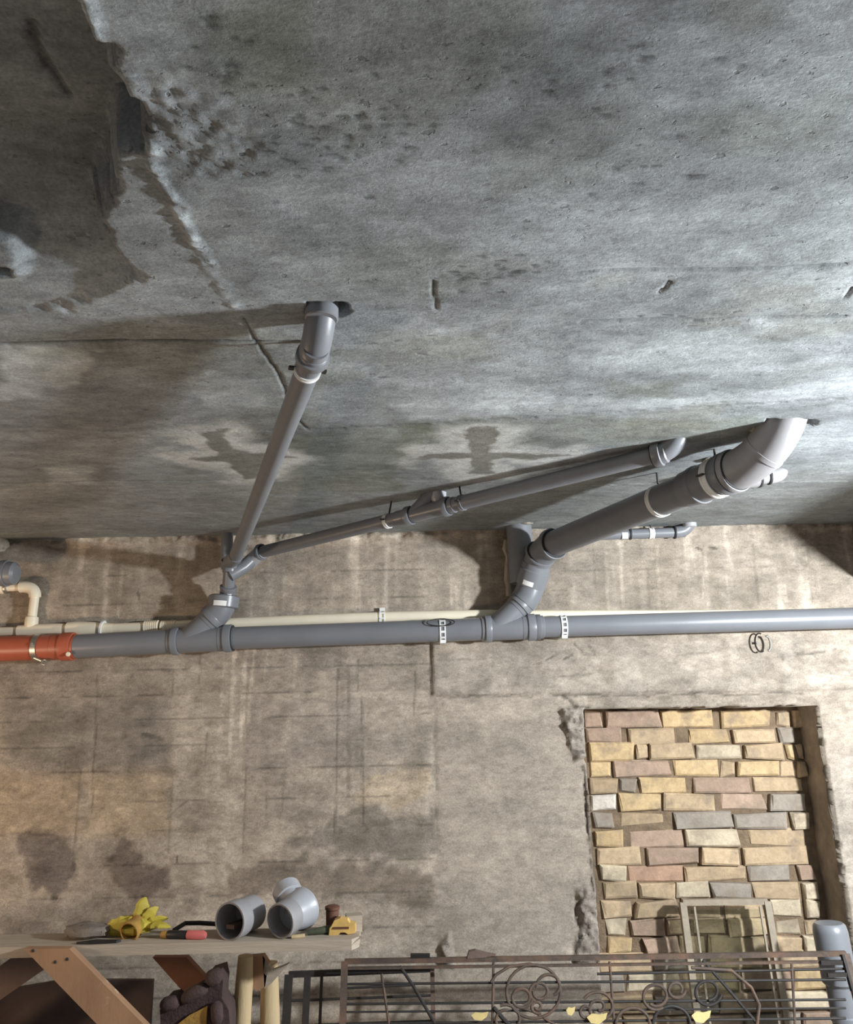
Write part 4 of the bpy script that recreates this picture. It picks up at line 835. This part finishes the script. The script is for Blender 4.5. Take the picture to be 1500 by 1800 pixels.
# ================================================================== IRON GRILLES
def grille_plane(Ytop, ztop, Ybot):
    a, b = V((0, Ybot, 0)), V((0, Ytop, ztop)); n = (b - a).cross(V((1, 0, 0))).normalized(); return a, n
GA = grille_plane(3.12, 0.69, 2.93); GB = grille_plane(3.20, 0.69, 3.02)
ga = lambda x, y: onplane(x, y, *GA); gb = lambda x, y: onplane(x, y, *GB)
def toground(p, pl):  # slide down the leaning plane to the floor
    d = V((0, pl[1].z, -pl[1].y)).normalized(); d = d if d.z < 0 else -d; return p + d * (p.z / -d.z)
t = thing('iron_grille', 'rusty iron window grille with scrolls and gilded leaves leaning on the wall', 'grille', V((0.6, 2.93, 0)))
L0, R0 = ga(606, 1690), ga(1487, 1676); Lb, Rb = toground(L0, GA), toground(R0, GA)
obj('frame_bar', bar(L0, R0, 0.014, 0.016), 'iron', t, False); obj('frame_bar', bar(L0, Lb + V((0, 0, 0.0)), 0.024, 0.014, V((0, 1, 0))), 'iron', t, False); obj('frame_bar', bar(R0, Rb, 0.024, 0.014, V((0, 1, 0))), 'iron', t, False)
obj('frame_bar', bar(ga(606, 1702), ga(1487, 1690), 0.012, 0.008), 'iron', t, False)
def grod(pix, r=0.0048, mat='iron_dark', par=t, nm='rod', f=ga, off=0.0):
    return obj(nm, sweep([f(x, y) + V((0, -off, 0)) for x, y in pix], r, 8), mat, par)
for y0, y1, xa, xb in ((1730, 1722, 606, 1487), (1765, 1757, 606, 1487), (1800, 1790, 606, 1487), (1712, 1703, 1050, 1487), (1737, 1731, 606, 730), (1779, 1772, 606, 1487)): grod([(xa, y0), (xb, y1)], 0.0045 if y0 != 1779 else 0.0035)
dz = 0.085; z = ga(606, 1800).z - dz
while z > 0.04:
    f_ = z / L0.z; a = Lb.lerp(L0, f_); b_ = Rb.lerp(R0, f_); obj('rod', rod(a, b_, 0.0045, 8), 'iron_dark', t); z -= dz
def vrod(x, y0, x1, y1, r=0.005):  # upright, carried on to the floor
    a, b_ = ga(x, y0), ga(x1, y1); d = (b_ - a); e = a + d * (a.z / (a.z - b_.z)) * 0.98; obj('upright', rod(a, e, r, 8), 'iron', t)
for a_ in ((671, 1712, 684, 1800), (868, 1690, 866, 1800), (1072, 1690, 1080, 1800), (1392, 1690, 1398, 1800)): vrod(*a_)
grod([(703, 1698), (728, 1735), (765, 1800)], 0.006); grod([(1236, 1688), (1290, 1750), (1332, 1800)], 0.006)
grod([(1215, 1700), (1285, 1705), (1320, 1735), (1334, 1765), (1330, 1800)], 0.006, 'iron', off=0.006)
def scroll(cx, cy, r, turns=1.4, a0=0, inner=0.25, rr=0.0055, mat='iron', off=0.008):
    n = int(28 * turns); P = []
    for i in range(n + 1):
        s = i / n; a = a0 + 2 * math.pi * turns * s; q_ = r * (1 - (1 - inner) * s); P.append((cx + q_ * math.cos(a), cy + q_ * math.sin(a)))
    grod(P, rr, mat, nm='scroll', off=off)
scroll(938, 1742, 48, 1.0, 2.6, 0.96); scroll(917, 1752, 19, 1.2, 0, 0.7); scroll(948, 1742, 18, 1.2, 2, 0.6); scroll(944, 1768, 12, 1.3, 1, 0.3); scroll(965, 1732, 22, 0.7, 3, 0.8)
scroll(1052, 1770, 30, 1.7, -2.6, 0.15); scroll(1030, 1776, 14, 1.0, 0, 0.5); scroll(1152, 1750, 24, 1.2, 1, 0.7); scroll(1188, 1738, 16, 1.1, 0, 0.6); scroll(1243, 1742, 25, 1.2, 0.2, 0.6, mat='iron_dark')
scroll(1180, 1800, 33, 1.0, -3.1, 0.98, mat='iron_dark'); scroll(1112, 1800, 30, 1.0, -3.1, 0.96); scroll(890, 1790, 26, 1.1, -2.0, 0.6)
grod([(863, 1725), (872, 1712), (895, 1698), (930, 1693), (962, 1700)], 0.0055, 'iron', nm='scroll', off=0.008)
grod([(868, 1770), (885, 1790), (905, 1812)], 0.008, 'iron_dark', nm='scroll', off=0.006); grod([(910, 1768), (940, 1778), (975, 1800)], 0.005, 'iron', nm='scroll', off=0.006)
for cx, cy, w, h in ((843, 1783, 30, 16), (1002, 1774, 16, 16), (1048, 1787, 36, 20), (1230, 1784, 34, 22)):
    P = [(cx - w * .5, cy - h * .1), (cx - w * .25, cy - h * .45), (cx + w * .1, cy - h * .35), (cx + w * .5, cy - h * .5), (cx + w * .42, cy + h * .05), (cx + w * .1, cy + h * .5), (cx - w * .3, cy + h * .4)]
    pts = [ga(x, y) + V((0, -0.016, 0)) for x, y in P]; obj('leaf', prism(pts, V((0, -0.004, 0.001))), 'gold', t, False)
# right end bracket of the grille
for x0, y0, x1, y1 in ((1440, 1690, 1478, 1690), (1452, 1712, 1486, 1711), (1478, 1676, 1496, 1740)): obj('bracket', bar(ga(x0, y0) + V((0, -0.012, 0)), ga(x1, y1) + V((0, -0.012, 0)), 0.010, 0.014), 'iron_dark', t, False)
# second grille behind
t2 = thing('iron_grille', 'dark plain barred grille leaning behind the scrolled grille', 'grille', V((-0.3, 3.02, 0)))
L0, R0 = gb(508, 1713), gb(760, 1703); Lb, Rb = toground(L0, GB), toground(R0, GB)
obj('frame_bar', bar(L0, R0, 0.012, 0.020), 'iron_dark', t2, False); obj('frame_bar', bar(L0, Lb, 0.030, 0.014, V((0, 1, 0))), 'iron_dark', t2, False); obj('frame_bar', bar(R0, Rb, 0.016, 0.012, V((0, 1, 0))), 'iron', t2, False)
for x in (541, 566):
    a = gb(x, 1712); obj('upright', bar(a, toground(a, GB), 0.024 if x == 541 else 0.010, 0.010, V((0, 1, 0))), 'iron_dark', t2, False)
z = L0.z - 0.08
while z > 0.05:
    f_ = z / L0.z; obj('rod', rod(Lb.lerp(L0, f_), Rb.lerp(R0, f_), 0.0045, 8), 'iron_dark', t2); z -= 0.075
# bits lying on top of the grille
a, b_ = ga(722, 1682), ga(756, 1682); o = obj('metal_scrap', bar(a + V((0, 0, 0.004)), b_ + V((0, 0, 0.004)), 0.018, 0.012), 'black', None, False); tag(o, 'short black metal scrap lying on the top bar of the scrolled grille', 'scrap')
c = ga(838, 1681); o = obj('wood_scrap', prism([c + V((-0.035, -0.012, -0.004)), c + V((-0.028, -0.012, 0.018)), c + V((-0.005, -0.012, 0.022)), c + V((0.04, -0.012, 0.010)), c + V((0.07, -0.012, 0.004)), c + V((0.02, -0.012, -0.002))], V((0, 0.025, 0))), 'board_mid', None, False); tag(o, 'splintered grey brown wood scrap lying on the top bar of the scrolled grille', 'scrap')

# ================================================================== WINDOW SASH and standing pipe
SA = grille_plane(3.455, 0.83, 3.34); sa = lambda x, y: onplane(x, y, *SA)
t = thing('window_sash', 'old glazed white window sash leaning on the brick infill', 'window sash', V((1.2, 3.34, 0)))
tl, tr = sa(1200, 1586), sa(1348, 1584); bl, br_ = toground(tl, SA), toground(tr, SA)
fwd = V((0, 1, 0))
obj('top_rail', bar(tl, tr, 0.022, 0.022, fwd), 'sash', t, False)
for a, b_ in ((tl, bl), (tr, br_)):
    s = obj('stile', bar(a, b_, 0.026, 0.026, fwd), 'sash', t, False)
obj('bottom_rail', bar(bl + V((0, 0, 0.02)), br_ + V((0, 0, 0.02)), 0.034, 0.024, fwd), 'sash', t, False)
for x in (1219, 1334):
    a = sa(x, 1592); b_ = toground(a, SA); obj('glazing_bead', bar(a + V((0, -0.014, 0)), b_ + V((0, -0.014, 0.02)), 0.008, 0.008, fwd), 'sash', t, False)
ins = 0.03
obj('pane', prism([tl + V((ins, 0, -0.03)), tr + V((-ins, 0, -0.03)), br_ + V((-ins, 0, 0.04)), bl + V((ins, 0, 0.04))], V((0, 0.003, 0))), 'glass', t, False)
c = W(1457, 1622, 3.24); base_ = V((c.x + 0.03, 3.20, 0)); d = c - base_; L = d.length
t = thing('standing_pipe', 'grey socket pipe standing upright in front of the brick opening', 'pipe', base_)
obj('pipe_body', lathe(base_, d, [(0, 0.052), (L - 0.20, 0.052)]), 'pvc', t)
obj('socket', lathe(base_, d, [(L - 0.21, 0.053), (L - 0.20, 0.062), (L - 0.03, 0.062), (L - 0.008, 0.058), (L, 0.050)]), 'pvc', t)
obj('ridge', lathe(base_, d, [(L - 0.33, 0.052), (L - 0.325, 0.056), (L - 0.31, 0.056), (L - 0.305, 0.052)]), 'pvc', t)

for o in bpy.data.objects:
    if '_o' in o: del o['_o']
